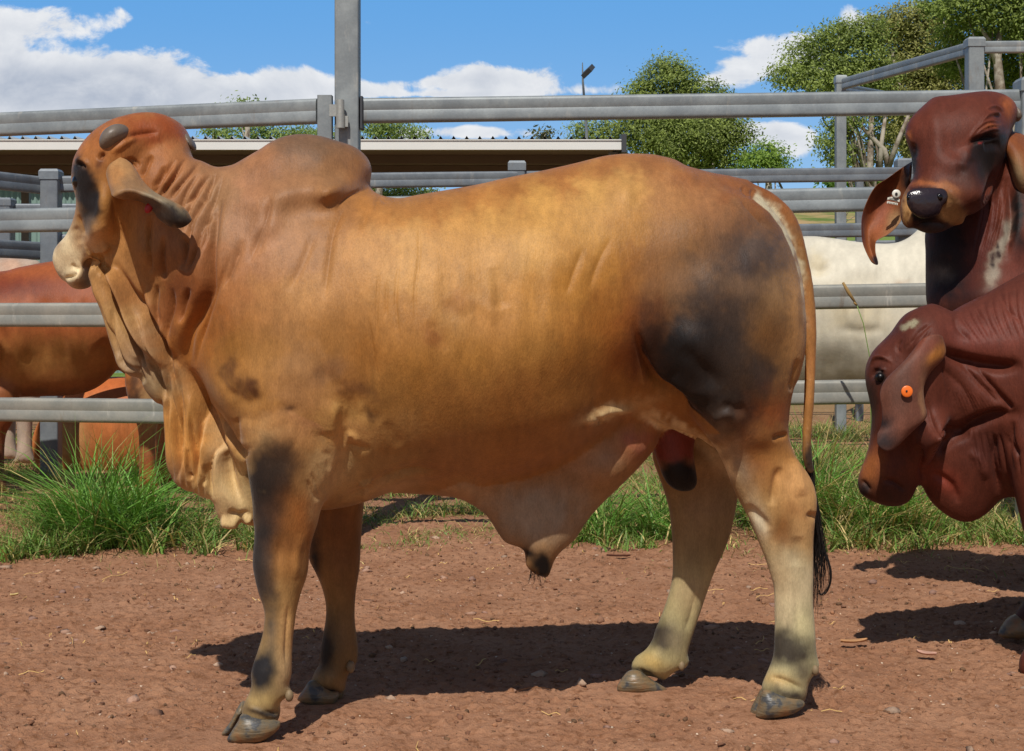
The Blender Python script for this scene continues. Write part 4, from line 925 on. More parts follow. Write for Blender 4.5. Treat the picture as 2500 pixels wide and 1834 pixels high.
M_BARK = bark_mat('pale_bark', C(170,160,145), C(112,96,80)); M_BARKD = bark_mat('brown_bark', C(110,92,74), C(70,56,46))
def leaves(clumps, d, size, per, c_lo, c_hi, seed, narrow=.4, depth=.8):
    """leaf cards gathered into sprays within the clumps; each clump (u, v, ru, rv[, dd])"""
    r = np.random.default_rng(seed); Vs = []; Cs = []
    for cl_ in clumps:
        u, v, ru, rv = cl_[:4]; dd = cl_[4] if len(cl_) > 4 else 0
        c = np.array(P(u, v, d+dd)); rx, rz = ru*d/FPX, rv*d/FPX; ry = depth*(rx+rz)/2
        nsp = max(6, int(per*ru*rv/400)); 
        # sprays sit on the surface of the clump, a few inside
        dr = r.normal(size=(nsp, 3)); dr /= np.linalg.norm(dr, axis=1, keepdims=True); rad = .55+.5*r.random(nsp)**.6
        sc_ = c+dr*rad[:, None]*np.array((rx, ry, rz)); n_leaf = 30
        sr = .30*(.5+1.3*r.random(nsp))*max(1, d/50)
        off = r.normal(size=(nsp, n_leaf, 3)); off /= np.linalg.norm(off, axis=2, keepdims=True)+1e-9; off *= r.random((nsp, n_leaf, 1))**.4
        p = sc_[:, None]+off*sr[:, None, None]*np.array((1.25, 1.25, .8)); p = p.reshape(-1, 3); k = len(p)
        nn = np.repeat(dr, n_leaf, 0)*.7+np.array((-.1, -.55, .75))+r.normal(size=(k, 3))*.55
        ax = r.normal(size=(k, 3)); ax[:, 2] -= .7; sd = np.cross(ax, nn); sd /= np.linalg.norm(sd, axis=1, keepdims=True)
        ax = np.cross(nn, sd); ax /= np.linalg.norm(ax, axis=1, keepdims=True)
        L = size*(.7+.6*r.random((k, 1))); W_ = L*narrow*.5
        Vs.append(np.stack([p-ax*L/2, p+sd*W_, p+ax*L/2, p-sd*W_], 1).reshape(-1, 3))
        t = np.clip(.5+.28*np.repeat(r.normal(size=nsp), n_leaf)+.18*r.normal(size=k), 0, 1)[:, None]
        Cs.append(np.repeat(np.array(c_lo)*(1-t)+np.array(c_hi)*t, 4, 0))
    V = np.concatenate(Vs); n = len(V)//4; return V, np.arange(n*4).reshape(n, 4), np.concatenate(Cs)
def tree(name, label, d, base_u, clumps, limbs, size, per, c_lo, c_hi, seed, bark=None, cat='tree', group=None, tw=.35, narrow=.4):
    x = P(base_u, 0, d)[0]; z0 = float(gh(x, d)); t = empty(name, (x, d, z0), label=label, cat=cat, group=group)
    V, F, c_ = leaves(clumps, d, size, per, c_lo, c_hi, seed, narrow); V[:, 2] = np.maximum(V[:, 2], z0+.05); mesh('crown', V, F, M_LEAF, t, col=c_, smooth=False)
    mb = MB(); top = np.array(P(base_u, np.mean([q[1] for q in clumps]), d))
    mb.tube([(x, d, z0-.3), (x+.1, d, z0+.25*(top[2]-z0)), (x-.05, d+.1, z0+.6*(top[2]-z0)), top], [tw*1.3, tw, tw*.75, tw*.4], 10)
    r = np.random.default_rng(seed+5)
    for cl_ in clumps:
        c = np.array(P(cl_[0], cl_[1], d+(cl_[4] if len(cl_) > 4 else 0))); s0 = np.array((x, d, z0+max(.3, (.25+.35*r.random())*(top[2]-z0))))
        md = (s0+c)/2+r.normal(size=3)*.25; rr = tw*.4; mb.tube([s0, md, c], [rr, rr*.6, rr*.15], 6)
    for (pts, rad) in limbs: mb.tube([P(*q) for q in pts], rad, 8)
    mesh('trunk', np.concatenate(mb.V), mb.F, bark or M_BARK, t); return t
def D(*a): return tuple(q*1.1101 for q in a)
G1, G2 = C(72,92,34), C(146,160,66)
tree('gum_tree', 'big round topped dark green tree behind the right end of the shed roof', 46, 1660,
 [(*D(1465,190,62,52),),(*D(1420,215,45,40),),(*D(1515,215,50,45),),(*D(1470,150,40,24),),(*D(1572,205,26,22),),(*D(1340,300,66,36),1),(*D(1420,290,66,50),),(*D(1500,300,66,60),-1),(*D(1570,300,60,50),),(*D(1620,290,36,32),),(*D(1530,345,70,40),),(*D(1600,345,50,30),),(*D(1460,250,80,40),),(*D(1540,250,60,40),),(*D(1285,290,28,18),1)],
 [], .105, 17, C(84,98,44), C(160,174,92), 11, tw=.4)
tree('leafy_tree', 'small bright green tree at the foot of the round topped tree, right side', 44, 1878,
 [(*D(1690,345,38,26),),(*D(1660,358,34,22),),(*D(1705,365,24,26),),(*D(1680,330,22,14),)], [], .10, 17, C(92,122,46), C(158,184,86), 12, tw=.15)
far = [((545,226,20,7),(520,232,12,5)), ((470,292,30,10),(500,296,26,10)), ((560,290,40,14),(600,296,40,14),(640,292,40,12)), ((690,300,40,12),(740,300,60,12)), ((830,285,34,18),(870,290,40,18),(910,292,26,12),(850,270,40,10)), ((840,420,60,20),(890,425,60,20),(930,428,40,14))]
labs = ['lone tree top peeping over the top rail right of the bull\'s head','leftmost low tree of the row over the shed roof, right of the poll','wide tree over the shed roof midway between poll and hump','tree over the shed roof just left of the tall post','tree over the shed roof just right of the tall post','low trees glimpsed under the back rail behind the hump']
for i, q in enumerate(far):
    cs = [D(*k) for k in q]; tree('distant_tree', labs[i], 70+3*i, cs[0][0], cs, [], .17, 18, C(96,116,60), C(160,176,100), 20+i, group='distant trees over the shed', tw=.2)
tree('twig_tree', 'tiny bare twiggy tree poking over the shed roof', 50, 1326, [(*D(1194,297,7,6),)], [([(1326,345,50),(1322,325,50)],[.04,.02]),([(1326,345,50),(1332,322,50)],[.04,.02])], .18, 1, C(90,90,60), C(120,120,80), 31, tw=.05)
# big gums at the right
tree('gum_tree', 'leftmost large spreading gum tree with pale forked trunk behind the ramp rails', 40, 2130,
 [(*D(1735,165,38,24),),(*D(1770,125,44,30),1),(*D(1800,95,34,24),),(*D(1830,165,60,36),),(*D(1850,85,42,30),1),(*D(1880,125,55,40),),(*D(1905,70,40,30),),(*D(1790,180,55,22),),(*D(1835,300,28,34),),(*D(1850,340,30,26),),(*D(1905,215,60,40),1),(*D(1870,265,32,18),),(*D(1920,165,50,34),),(*D(1845,60,24,12),)],
 [([(*D(1960,400),40),(*D(1945,330),40),(*D(1905,290),40),(*D(1860,240),40)],[.10,.075,.05,.03]),([(*D(1950,380),40),(*D(1975,310),39.8),(*D(2000,250),39.8)],[.085,.06,.04]),([(*D(1935,375),40),(*D(1938,320),40),(*D(1948,250),40)],[.08,.06,.04]),([(*D(1905,400),40.3),(*D(1900,330),40.3),(*D(1880,270),40)],[.065,.05,.03]),([(*D(1960,345),39.9),(*D(1985,300),39.9),(*D(2010,275),39.9)],[.045,.03,.02])],
 .10, 17, C(86,102,46), C(168,182,98), 41, tw=.12)
tree('gum_tree', 'middle gum tree at right with browner olive crown between two greener ones', 44, 2240,
 [(*D(1950,60,46,36),),(*D(2010,45,55,40),),(*D(1985,100,60,40),1),(*D(2050,90,60,46),),(*D(2030,150,70,40),),(*D(1960,165,60,34),),(*D(2080,160,60,50),),(*D(2050,30,40,26),),(*D(2000,230,60,50),),(*D(2060,230,60,50),),(*D(2030,300,70,50),),(*D(1960,270,40,40),2),(*D(1930,320,36,36),3)], [],
 .105, 16, C(98,100,48), C(178,176,104), 42, tw=.35)
tree('gum_tree', 'tall gum tree at the top right corner with pale trunk between the ramp posts', 38, 2440,
 [(*D(2120,15,60,40),),(*D(2190,10,60,46),),(*D(2250,40,50,50),),(*D(2130,75,60,36),1),(*D(2200,90,50,36),2),(*D(2250,130,50,50),2),(*D(2300,60,60,80),),(*D(2360,130,70,80),),(*D(2100,130,46,36),2),(*D(2180,160,50,40),3),(*D(2060,5,40,22),1),(*D(2240,-60,120,60),),(*D(2400,0,90,90),),(*D(2240,230,80,60),3),(*D(2330,260,80,60),3)],
 [([(*D(2205,400),38),(*D(2200,200),38),(*D(2193,120),38),(*D(2200,60),38)],[.16,.13,.10,.06]),([(*D(2196,150),38),(*D(2175,90),38),(*D(2150,50),38)],[.09,.06,.03])],
 .10, 17, C(84,100,44), C(162,178,92), 43, tw=.14)
tree('shrub', 'green bushes low behind the rails at right, above the cream cow', 60, 2060, [(*D(1900,395,40,10),),(*D(1840,400,30,8),),(*D(1960,398,40,12),)], [], .3, 4, C(80,110,40), C(130,160,60), 44, cat='shrub', tw=.05)
bushes = [(-500,420,200,50),(-300,380,160,60),(3000,350,260,160),(3400,300,300,200)]
tree('bush_row', 'green trees past the right edge of the yard', 55, 3100, bushes[2:], [], .15, 8, G1, G2, 45, tw=.3)

# grass: many blades, one mass
def blades(x, y, hgt, wid, lean, c_, z=None, r=None):
    n = len(x); r = r or rng; az = r.random(n)*2*math.pi; la = lean*(.3+r.random(n)); dirx, diry = np.cos(az), np.sin(az)
    fa = az+r.normal(size=n)*.9+math.pi/2; wx, wy = np.cos(fa), np.sin(fa)
    z0 = gh(x, y)-.004 if z is None else z; V = []
    for t, wk in ((0, 1), (.38, .85), (.74, .55), (1, .05)):
        px = x+dirx*la*hgt*t**1.7; py = y+diry*la*hgt*t**1.7; pz = z0+hgt*(t-.28*la*t*t*1.2)
        for sgn in (-1, 1): V.append(np.stack([px+sgn*wx*wid*wk/2, py+sgn*wy*wid*wk/2, pz], 1))
    V = np.stack(V, 1).reshape(-1, 3); a = np.arange(n)*8
    F = np.concatenate([np.stack([a+k, a+k+1, a+k+3, a+k+2], 1) for k in (0, 2, 4)])
    return V, F, np.repeat(c_, 8, 0)
def grass_mass(name, sets, label=None):
    Vs, Fs, Cs, n = [], [], [], 0
    for V, F, c_ in sets: Vs.append(V); Fs.append(F+n); Cs.append(c_); n += len(V)
    return tag(mesh(name, np.concatenate(Vs), np.concatenate(Fs), M_GRASS, col=np.concatenate(Cs), smooth=False), label=label, cat='grass', kind='stuff')
def gcol(n, r, straw=.18, lush=.5):
    t = np.clip(lush+.25*r.normal(size=n), 0, 1)[:, None]; c_ = np.array(C(124,128,70))*(1-t)+np.array(C(112,160,66))*t
    s = r.random(n) < straw; c_[s] = np.array(C(200,178,118))*(.7+.5*r.random((s.sum(), 1))); return c_*(.65+.6*r.random((n, 1)))
r_ = np.random.default_rng(5); sets = []
# low sward from the ragged front edge to well behind the fence
n = 300000; x = r_.uniform(-4.2, 4.6, n); y = 6.2+8.5*r_.random(n)**1.5
q = np.stack([x, y], 1); edge = 6.85+.28*fbm(q*np.array([1.3, .3]), 3, 4)+.30*fbm(q*4, 3, 8)+np.where(x < -1.0, -.15, 0)-.12*np.exp(-((x-2.4)/.5)**2)
dn = sstep(y-edge, -.1, .7)*(.05+.8*np.clip(.42+fbm(q*2.6, 4, 14)*3.0, 0, 1))
dn *= 1-.93*sstep(y, 8.1, 8.8)*np.where(x < 0, 1, .4)*np.clip(.6+fbm(q*1.1, 2, 30)*2, 0, 1)
dn *= np.where((x > -1.0) & (x < .15) & (y < 8.4), .75, 1)
k = r_.random(n) < dn; x, y = x[k], y[k]; hh = (.02+.05*r_.random(len(x)))*(.6+1.0*sstep(y-6.9, 0, 1.6))*(1+.8*np.clip(fbm(np.stack([x, y], 1)*1.7, 2, 33), 0, 1))
hh = hh*np.where(r_.random(len(x)) < .05, 2.4, 1); sets.append(blades(x, y, hh, .003+.004*r_.random(len(x)), 1.7, gcol(len(x), r_, .34, .4), r=r_))
# scattered wisps in front of the edge
n = 900; x = r_.uniform(-2.3, 2.5, n); y = 6.0+.9*r_.random(n)**.5; q = np.stack([x, y], 1); k = fbm(q*3, 2, 77) > .18
sets.append(blades(x[k], y[k], .02+.03*r_.random(k.sum()), .004, 1.5, gcol(k.sum(), r_, .45, .4), r=r_))
grass_mass('grass', sets)
# taller tussocks: each one stands by itself
def tussock(u, d, nb, rad, hgt, lush, label, straw=.1, seed=0, heads=0, wid=.008, grp=None):
    r = np.random.default_rng(seed); x0 = P(u, 0, d)[0]; nc = max(7, int(rad*70)); a = r.random(nc)*2*math.pi; q = rad*1.35*r.random(nc)**.55; ch_ = .45+.65*r.random(nc)*(1-.4*(q/rad/1.35)**2)
    ci = r.integers(nc, size=nb); x = x0+(np.cos(a)*q)[ci]+r.normal(size=nb)*.028; y = d+(np.sin(a)*q*.7)[ci]+r.normal(size=nb)*.03
    h_ = hgt*ch_[ci]*(.25+.85*r.random(nb)**.8)*1.1
    V, F, c_ = blades(x, y, h_, wid*(.45+.9*r.random(nb)), 1.25, gcol(nb, r, straw, lush), r=r)
    o = mesh('grass_tussock', V, F, M_GRASS, col=c_, smooth=False); return tag(o, label, 'grass tuft', grp)
TG = 'tall grass tussocks along the fence'
tussock(255, 7.05, 1300, .20, .62, .95, 'tallest lush green tuft below the bull\'s head, in front of the lowest gate rail', .05, 1, grp=TG)
tussock(345, 6.95, 600, .22, .36, .7, 'tuft between the lush tall tuft and the bull\'s dewlap', .15, 2, grp=TG)
tussock(120, 6.85, 600, .30, .19, .5, 'ragged tuft left of the lush tall tuft', .2, 3, grp=TG)
tussock(10, 6.75, 600, .28, .22, .5, 'tuft at the very left edge by the cow\'s leg', .2, 4, grp=TG)
tussock(470, 6.85, 400, .22, .2, .5, 'low tuft under the tip of the dewlap', .3, 5, grp=TG)
tussock(1545, 7.3, 1300, .32, .38, .8, 'green tuft framed between belly and hind leg', .12, 6, grp=TG)
tussock(1470, 7.0, 400, .25, .15, .6, 'short tuft just right of the sheath', .2, 7, grp=TG)
tussock(1960, 7.5, 1200, .22, .62, .85, 'tall tuft right behind the tan bull\'s tail', .25, 8, grp=TG)
tussock(2060, 7.35, 1700, .3, .52, .8, 'wide seedy tuft between tail and the lowered red head', .35, 9, grp=TG)
tussock(2045, 7.0, 500, .3, .18, .5, 'low tuft in front of the wide seedy one', .3, 10, grp=TG)
tussock(2330, 7.1, 700, .4, .17, .5, 'low tuft below the lowered red bull\'s dewlap', .3, 12, grp=TG)
tussock(2480, 7.0, 450, .35, .17, .5, 'tuft at the right edge below the red neck', .4, 13, grp=TG)
tussock(640, 7.4, 800, .4, .16, .5, 'low tuft behind the near foreleg', .3, 14, grp=TG)
# one long seed head in front of the rail
mb = MB(); pts = [P(2123, 870, 7.1), P(2108, 790, 7.1), P(2092, 745, 7.1), P(2072, 715, 7.1), P(2058, 690, 7.1)]
so_ = empty('seed_stalk', P(2125, 960, 7.1), label='single long grass seed head crossing the rail in front of the cream cow', cat='grass stalk')
mb.tube([P(2128, 1290, 7.1), P(2126, 1000, 7.1)]+pts[:3], .0022, 5); mb.build('stem', solid('stem_green', C(120,150,70), .6), so_, True)
mb = MB(); mb.tube(pts[2:], [.004, .009, .006], 6); mb.tube([P(2092,745,7.1), P(2085,738,7.1)], .006, 5); mb.build('seed_head', solid('seed_brown', C(150,120,70), .8), so_, True)
# ground litter
def rocks(name, n, r, lo, hi, cols, xr, yr, sink=.35, flat=.6, near=True):
    ico = np.array([(0,0,1),(.894,0,.447),(.276,.851,.447),(-.724,.526,.447),(-.724,-.526,.447),(.276,-.851,.447),(.724,.526,-.447),(-.276,.851,-.447),(-.894,0,-.447),(-.276,-.851,-.447),(.724,-.526,-.447),(0,0,-1)])
    f = np.array([(0,1,2),(0,2,3),(0,3,4),(0,4,5),(0,5,1),(1,6,2),(2,7,3),(3,8,4),(4,9,5),(5,10,1),(2,6,7),(3,7,8),(4,8,9),(5,9,10),(1,10,6),(11,7,6),(11,8,7),(11,9,8),(11,10,9),(11,6,10)])
    x = r.uniform(*xr, n); y = r.uniform(*yr, n); s = lo+(hi-lo)*r.random(n)**3.2
    z = gh(x, y)+gdetail(x, y); sc3 = s[:, None]*(np.array((1, 1, flat))*(.6+.8*r.random((n, 3))))
    a = r.random(n)*6.28; jit = 1+.35*r.normal(size=(n, 12, 1)); p = ico[None]*jit*sc3[:, None]
    X_ = p[..., 0]*np.cos(a)[:, None]-p[..., 1]*np.sin(a)[:, None]; Y_ = p[..., 0]*np.sin(a)[:, None]+p[..., 1]*np.cos(a)[:, None]
    V = np.stack([X_+x[:, None], Y_+y[:, None], p[..., 2]+(z+s*flat*(1-2*sink)*.5)[:, None]], -1).reshape(-1, 3)
    F = (f[None]+np.arange(n)[:, None, None]*12).reshape(-1, 3); cc_ = np.array(cols)[r.integers(len(cols), size=n)]*(.75+.5*r.random((n, 1)))
    m = globals().get('M_STONE') or stone_mat(); o = mesh(name, V, F, m, col=np.repeat(cc_, 12, 0), smooth=False); return tag(o, kind='stuff')
def stone_mat():
    global M_STONE
    m, g, b = mat_new('stone'); at = g.n('ShaderNodeAttribute'); at.attribute_name = 'coat'; n = g.noise(g.n('ShaderNodeTexCoord').outputs['Object'], 120, 4, .6)
    g.put(b.inputs['Base Color'], g.vmath('SCALE', at.outputs['Color'], g.math('ADD', .7, g.math('MULTIPLY', n, .6)))); b.inputs['Roughness'].default_value = .9; bump(g, b, n, .003); M_STONE = m; return m
rocks('gravel', 900, r_, .002, .019, [C(164,128,106), C(176,146,122), C(146,112,96), C(150,108,82)], (-2.4, 2.6), (3.0, 7.2))
rocks('stone_chips', 3500, r_, .0015, .005, [C(196,168,140), C(180,146,122), C(160,124,104), C(206,184,160)], (-2.4, 2.6), (3.0, 7.0), sink=.3, flat=.5)
rocks('dirt_clods', 8000, r_, .002, .009, [C(132,90,64), C(116,78,56), C(150,106,76), C(104,76,52)], (-2.4, 2.6), (3.0, 7.0), sink=.3, flat=.75)
# straw
n = 230; x = r_.uniform(-2.3, 2.5, n); y = 3.1+3.9*r_.random(n)**.8; V = []; F = []
for i in range(n):
    L = .02+.15*r_.random()**2.2; a = r_.random()*6.28; cur = r_.normal()*.35; w_ = .0006+.0009*r_.random(); px, py = x[i], y[i]; base = len(V); S = 5
    zz = gh(px, py)+.007
    for k in range(S+1):
        sx, sy = -math.sin(a)*w_, math.cos(a)*w_; zq = float(zz)+.004*math.sin(k*1.7+i)
        V += [(px+sx, py+sy, zq), (px-sx, py-sy, zq+.0015)]; px += math.cos(a)*L/S; py += math.sin(a)*L/S; a += cur/S
    F += [[base+2*k, base+2*k+1, base+2*k+3, base+2*k+2] for k in range(S)]
tag(mesh('straw', V, F, solid('straw', C(206,168,104), .7, .3, .25, 30), smooth=False), kind='stuff')
def dry_leaf(u, v, L, W_, ang, col_, label, lift=.007):
    dd = CAMH*FPX/(v-HOR); x, y, _ = P(u, v, dd); n = 10; V = []; F = []
    for i in range(n+1):
        t = i/n; wd = W_*math.sin(math.pi*t)**.8+.001; c_, s_ = math.cos(ang), math.sin(ang)
        for k in (-1, 0, 1):
            lx, ly = (t-.5)*L, k*wd/2; V.append((x+lx*c_-ly*s_, y+lx*s_+ly*c_, .012+lift*(abs(k)*.5+(2*t-1)**2*.6)+(.004 if k else 0)))
    for i in range(n):
        for k in (0, 1): a = i*3+k; F.append([a, a+3, a+4, a+1])
    o = mesh('dry_leaf', V, F, solid('dry_leaf', col_, .7, .3, .2, 50)); tag(o, label, 'leaf', 'dry leaves lying on the dirt')
    md = o.modifiers.new('thick', 'SOLIDIFY'); md.thickness = .0012
dry_leaf(2085, 1578, .09, .028, .25, C(196,146,100), 'curled tan leaf on the dirt right of the near hind hoof')
dry_leaf(1510, 1365, .10, .016, -.08, C(96,58,44), 'dark brown flat leaf on the dirt between sheath and hind legs', .004)
dry_leaf(2262, 1608, .06, .03, -.6, C(206,160,138), 'pinkish leaf at the edge of the red bulls\' shadow')
dry_leaf(35, 1462, .03, .012, .7, C(206,180,120), 'small pale leaf on the dirt near the left edge', .004)
N = vnormals(b.Vl, b.F); U_, V_ = b.uv(b.Vl)
near = b.Vl[:, 1] < 0
TIN = [(1838,486),(1879,519),(1908,558),(1928,602),(1941,636),(1952,679),(1959,737),(1962,810),(1964,882)]
FLAP = [(1541,1022),(1569,1015),(1609,1026),(1665,1046),(1710,1068),(1752,1098),(1790,1190)]
def local_smooth(V, F, wgt, it):
    e, _ = edges_of(F); n = len(V); deg = np.bincount(e.ravel(), minlength=n)[:, None]+1e-9
    for _ in range(it):
        acc = np.stack([np.bincount(e[:, 0], V[e[:, 1], k], n)+np.bincount(e[:, 1], V[e[:, 0], k], n) for k in range(3)], 1)
        V = V+wgt[:, None]*(acc/deg-V)
    return V
lim = np.interp(U_, [855, 888, 944, 999], [1236, 1227, 1205, 1192]); cm = (U_ > 862) & (U_ < 960) & (V_ > lim) & (V_ < 1262) & (b.own != 5) & (b.own != 4)
b.Vl[cm, 2] += ((V_-lim)*(b.d0+b.s*b.Vl[:, 0])/FPX)[cm]
dd1, _t, _s = seg_dist(U_, V_, TIN); dd2, _t, _s = seg_dist(U_, V_, FLAP)
b.Vl = local_smooth(b.Vl, b.F, .7*np.clip(np.maximum(np.exp(-(dd1/13)**2), np.exp(-(dd2/12)**2)+np.exp(-(((U_-902)/30)**2+((V_-1222)/26)**2)**2)), 0, 1)*((b.Vl[:, 1] < .02) | (abs(U_-902) < 40)), 18)
TAILP = [(1838,486),(1879,519),(1908,558),(1928,602),(1941,636),(1952,679),(1959,737),(1962,810),(2010,810),(2010,600),(1950,480),(1860,440)]
b.own[in_poly(U_, V_, TAILP)] = 11
FORE = [(603,1040),(598,1300),(800,1300),(800,1240),(815,1180),(790,1040),(700,1000)]
b.own[in_poly(U_+3*np.sin(V_/8), V_, FORE) & (b.Vl[:, 1] < -.08)] = 4
THIGH = [(1600,560),(1563,680),(1557,786),(1572,873),(1603,926),(1652,960),(1676,994),(1730,1032),(1775,1075),(1960,1090),(1975,480),(1700,430)]
tm = in_poly(U_+4*np.sin(V_/9), V_, THIGH) & near & np.isin(b.own, [0, 8]); b.own[tm] = 6
tm = near & (b.own == 6) & ~in_poly(U_, V_, THIGH) & (V_ < 1060); b.own[tm] = 0
b.Vl = b.Vl + N*(1.08*relief(b.Vl, N, U_, V_, STROKES, b.own))[:, None]
N = vnormals(b.Vl, b.F)
# skin: fine creases on the neck, slight unevenness everywhere
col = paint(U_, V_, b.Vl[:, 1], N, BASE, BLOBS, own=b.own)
ev, ef = ear_rows(b, EAR); en = len(ev)
eu, evv = b.uv(np.stack([ev[:, 0], ev[:, 1]-b.d0-b.s*ev[:, 0], ev[:, 2]], 1))
ecol = paint(eu, evv, ev[:, 1], None, C(172,128,82), EARBLOBS)
e_, _i = edges_of(b.F)
for _ in range(2):
    dg = np.bincount(e_.ravel(), minlength=len(col)); col = .4*col+.6*np.stack([(np.bincount(e_[:, 0], col[e_[:, 1], c], len(col))+np.bincount(e_[:, 1], col[e_[:, 0], c], len(col)))/dg for c in range(3)], 1)
V, F, col = join((b.world(), b.F, col), (ev, ef, ecol))
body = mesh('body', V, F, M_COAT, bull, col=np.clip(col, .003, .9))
def kc(x, y): return (500+x/4.504, 1500+y/4.504)
def kd(x, y): return (1480+x/3.753, 1480+y/3.753)
HF = [('near fore', [([kc(*q) for q in [(412,1095),(600,1108),(800,1170),(835,1195),(810,1265),(720,1345),(640,1392),(560,1410),(350,1414),(268,1402),(243,1370),(300,1275),(370,1165)]], [(*kc(560,1270),.036),(*kc(400,1330),.026)], NF-.032),
   ([kc(*q) for q in [(410,955),(460,985),(470,1060),(410,1115),(370,1175),(315,1272),(255,1322),(195,1334),(188,1302),(280,1180),(350,1040)]], [(*kc(350,1150),.03),(*kc(260,1280),.018)], NF+.035)]),
 ('far fore', [([kc(*q) for q in [(1160,728),(1270,748),(1400,838),(1470,850),(1460,945),(1400,992),(1250,1003),(1130,988),(1028,952),(1018,925),(1090,815)]], [(*kc(1280,900),.034),(*kc(1120,930),.022)], FF-.03),
   ([kc(*q) for q in [(1455,780),(1490,728),(1535,745),(1542,830),(1515,920),(1450,955),(1400,930)]], [(*kc(1480,850),.026)], FF+.03)]),
 ('near hind', [([kd(*q) for q in [(1440,770),(1560,788),(1700,815),(1815,875),(1800,930),(1700,988),(1600,1014),(1480,1032),(1385,1022),(1368,1000),(1395,900)]], [(*kd(1560,920),.036),(*kd(1440,980),.024)], NH-.032),
   ([kd(*q) for q in [(1430,750),(1465,790),(1440,900),(1400,1000),(1330,992),(1322,960),(1370,855)]], [(*kd(1400,900),.028)], NH+.03)]),
 ('far hind', [([kd(*q) for q in [(215,590),(300,590),(400,660),(500,722),(560,762),(510,792),(330,804),(170,798),(102,772),(108,718),(160,640)]], [(*kd(320,720),.034),(*kd(180,750),.022)], FH-.02)])]
for nm, cs in HF: small_body('hoof', M_HOOF, bull, b, .0035, cs, 0)
M_DEW = solid('dewclaw_horn', C(132,112,84), .6, .3, .3, 60)
for (u, v, yo, r) in ((*kc(930,895), NF-.03, .011),(*kc(1605,580), FF-.035, .012),(*kd(690,548), FH-.03, .010),(*kd(1915,588), NH-.03, .010)):
    ball('dewclaw', b.pt(u, v, yo), r*1.15, M_DEW, bull, 10, (.8,.9,1.15))
small_body('horn', M_HORN, bull, b, .0035, [([hc(*q) for q in [(488,392),(478,310),(515,232),(590,182),(662,178),(708,208),(718,252),(690,305),(640,352),(590,392),(530,408)]], [(*hc(600,290),.050)], -.078)], 1)
small_body('horn', M_HORN, bull, b, .0035, [([hc(*q) for q in [(1160,250),(1225,300),(1252,360),(1242,396),(1205,376),(1170,330)]], [(*hc(1210,330),.03)], .03)], 1)
ball('eye', b.pt(*hc(322,640), -.052), .021, M_EYE, bull, 16)
ball('ear_tag', b.pt(*hc(872,850), -.19), .009, M_TAG_R, bull, 10, (1,.35,1.6), Euler((0,.5,.3)))
# switch of the tail and the tuft at the sheath
def hairs(name, parent, mat, lines, wd):
    V = []; F = []
    for pts in lines:
        k = len(pts); base = len(V)
        for i, p in enumerate(pts):
            t = i/(k-1); w_ = wd*(1-.85*t)
            t0 = np.array(pts[min(i+1, k-1)])-np.array(pts[max(i-1, 0)]); sd = np.cross(t0, (0, 1, .2)); sd /= np.linalg.norm(sd)+1e-9
            V += [np.array(p)+sd*w_, np.array(p)-sd*w_, np.array(p)+np.array((0, w_*1.6, 0))]
        for i in range(k-1):
            for c in range(3): F.append([base+3*i+c, base+3*i+(c+1) % 3, base+3*i+3+(c+1) % 3, base+3*i+3+c])
    return mesh(name, np.array(V), np.array(F), mat, parent)
r = np.random.default_rng(3); ln = []
for i in range(170):
    e_ = r.random(); L = .45+.55*r.random(); u0 = 1975+r.normal()*4; v0 = 1115+r.random()*60; yy = -.03+r.normal()*.008
    end_u = 1994+r.normal()*9; pts = []
    amp = r.normal()*6; ph = r.random()*6
    for k in range(11):
        t = k/10*L; uu = u0+(end_u-u0)*min(1, t*1.6)+12*math.sin(t*math.pi)*(.3+.7*r.random()*0+.4*e_)+amp*t*math.sin(t*9+ph); vv = v0+t*(1515-v0); pts.append(b.pt(uu, vv, yy+(.03*t*(e_-.5))))
    ln.append(pts)
for i in range(16):      # the loose curl
    o_ = r.normal()*2.2; pts = [b.pt(u+o_, v+r.normal()*1.5, -.03+o_*.001) for u, v in [(1996,1290),(2008,1330),(2022,1370),(2028,1400),(2026,1425),(2016,1445),(2004,1452),(1999,1440)]]
    ln.append([tuple(q) for q in cr3(np.array(pts), 4)])
hairs('tail_switch', bull, M_HAIR, ln, .0014)
ln = []
for i in range(26):
    u0 = 1290+45*r.random(); v0 = 1385+20*r.random(); yy = -.02+.03*r.random(); a = r.normal()*12; ln.append([b.pt(u0+a*t*t, v0+t*(22+22*math.sin(i))+6*math.sin(t*5), yy) for t in np.linspace(0, 1, 6)])
hairs('belly_tuft', bull, M_HAIR, ln, .0008)
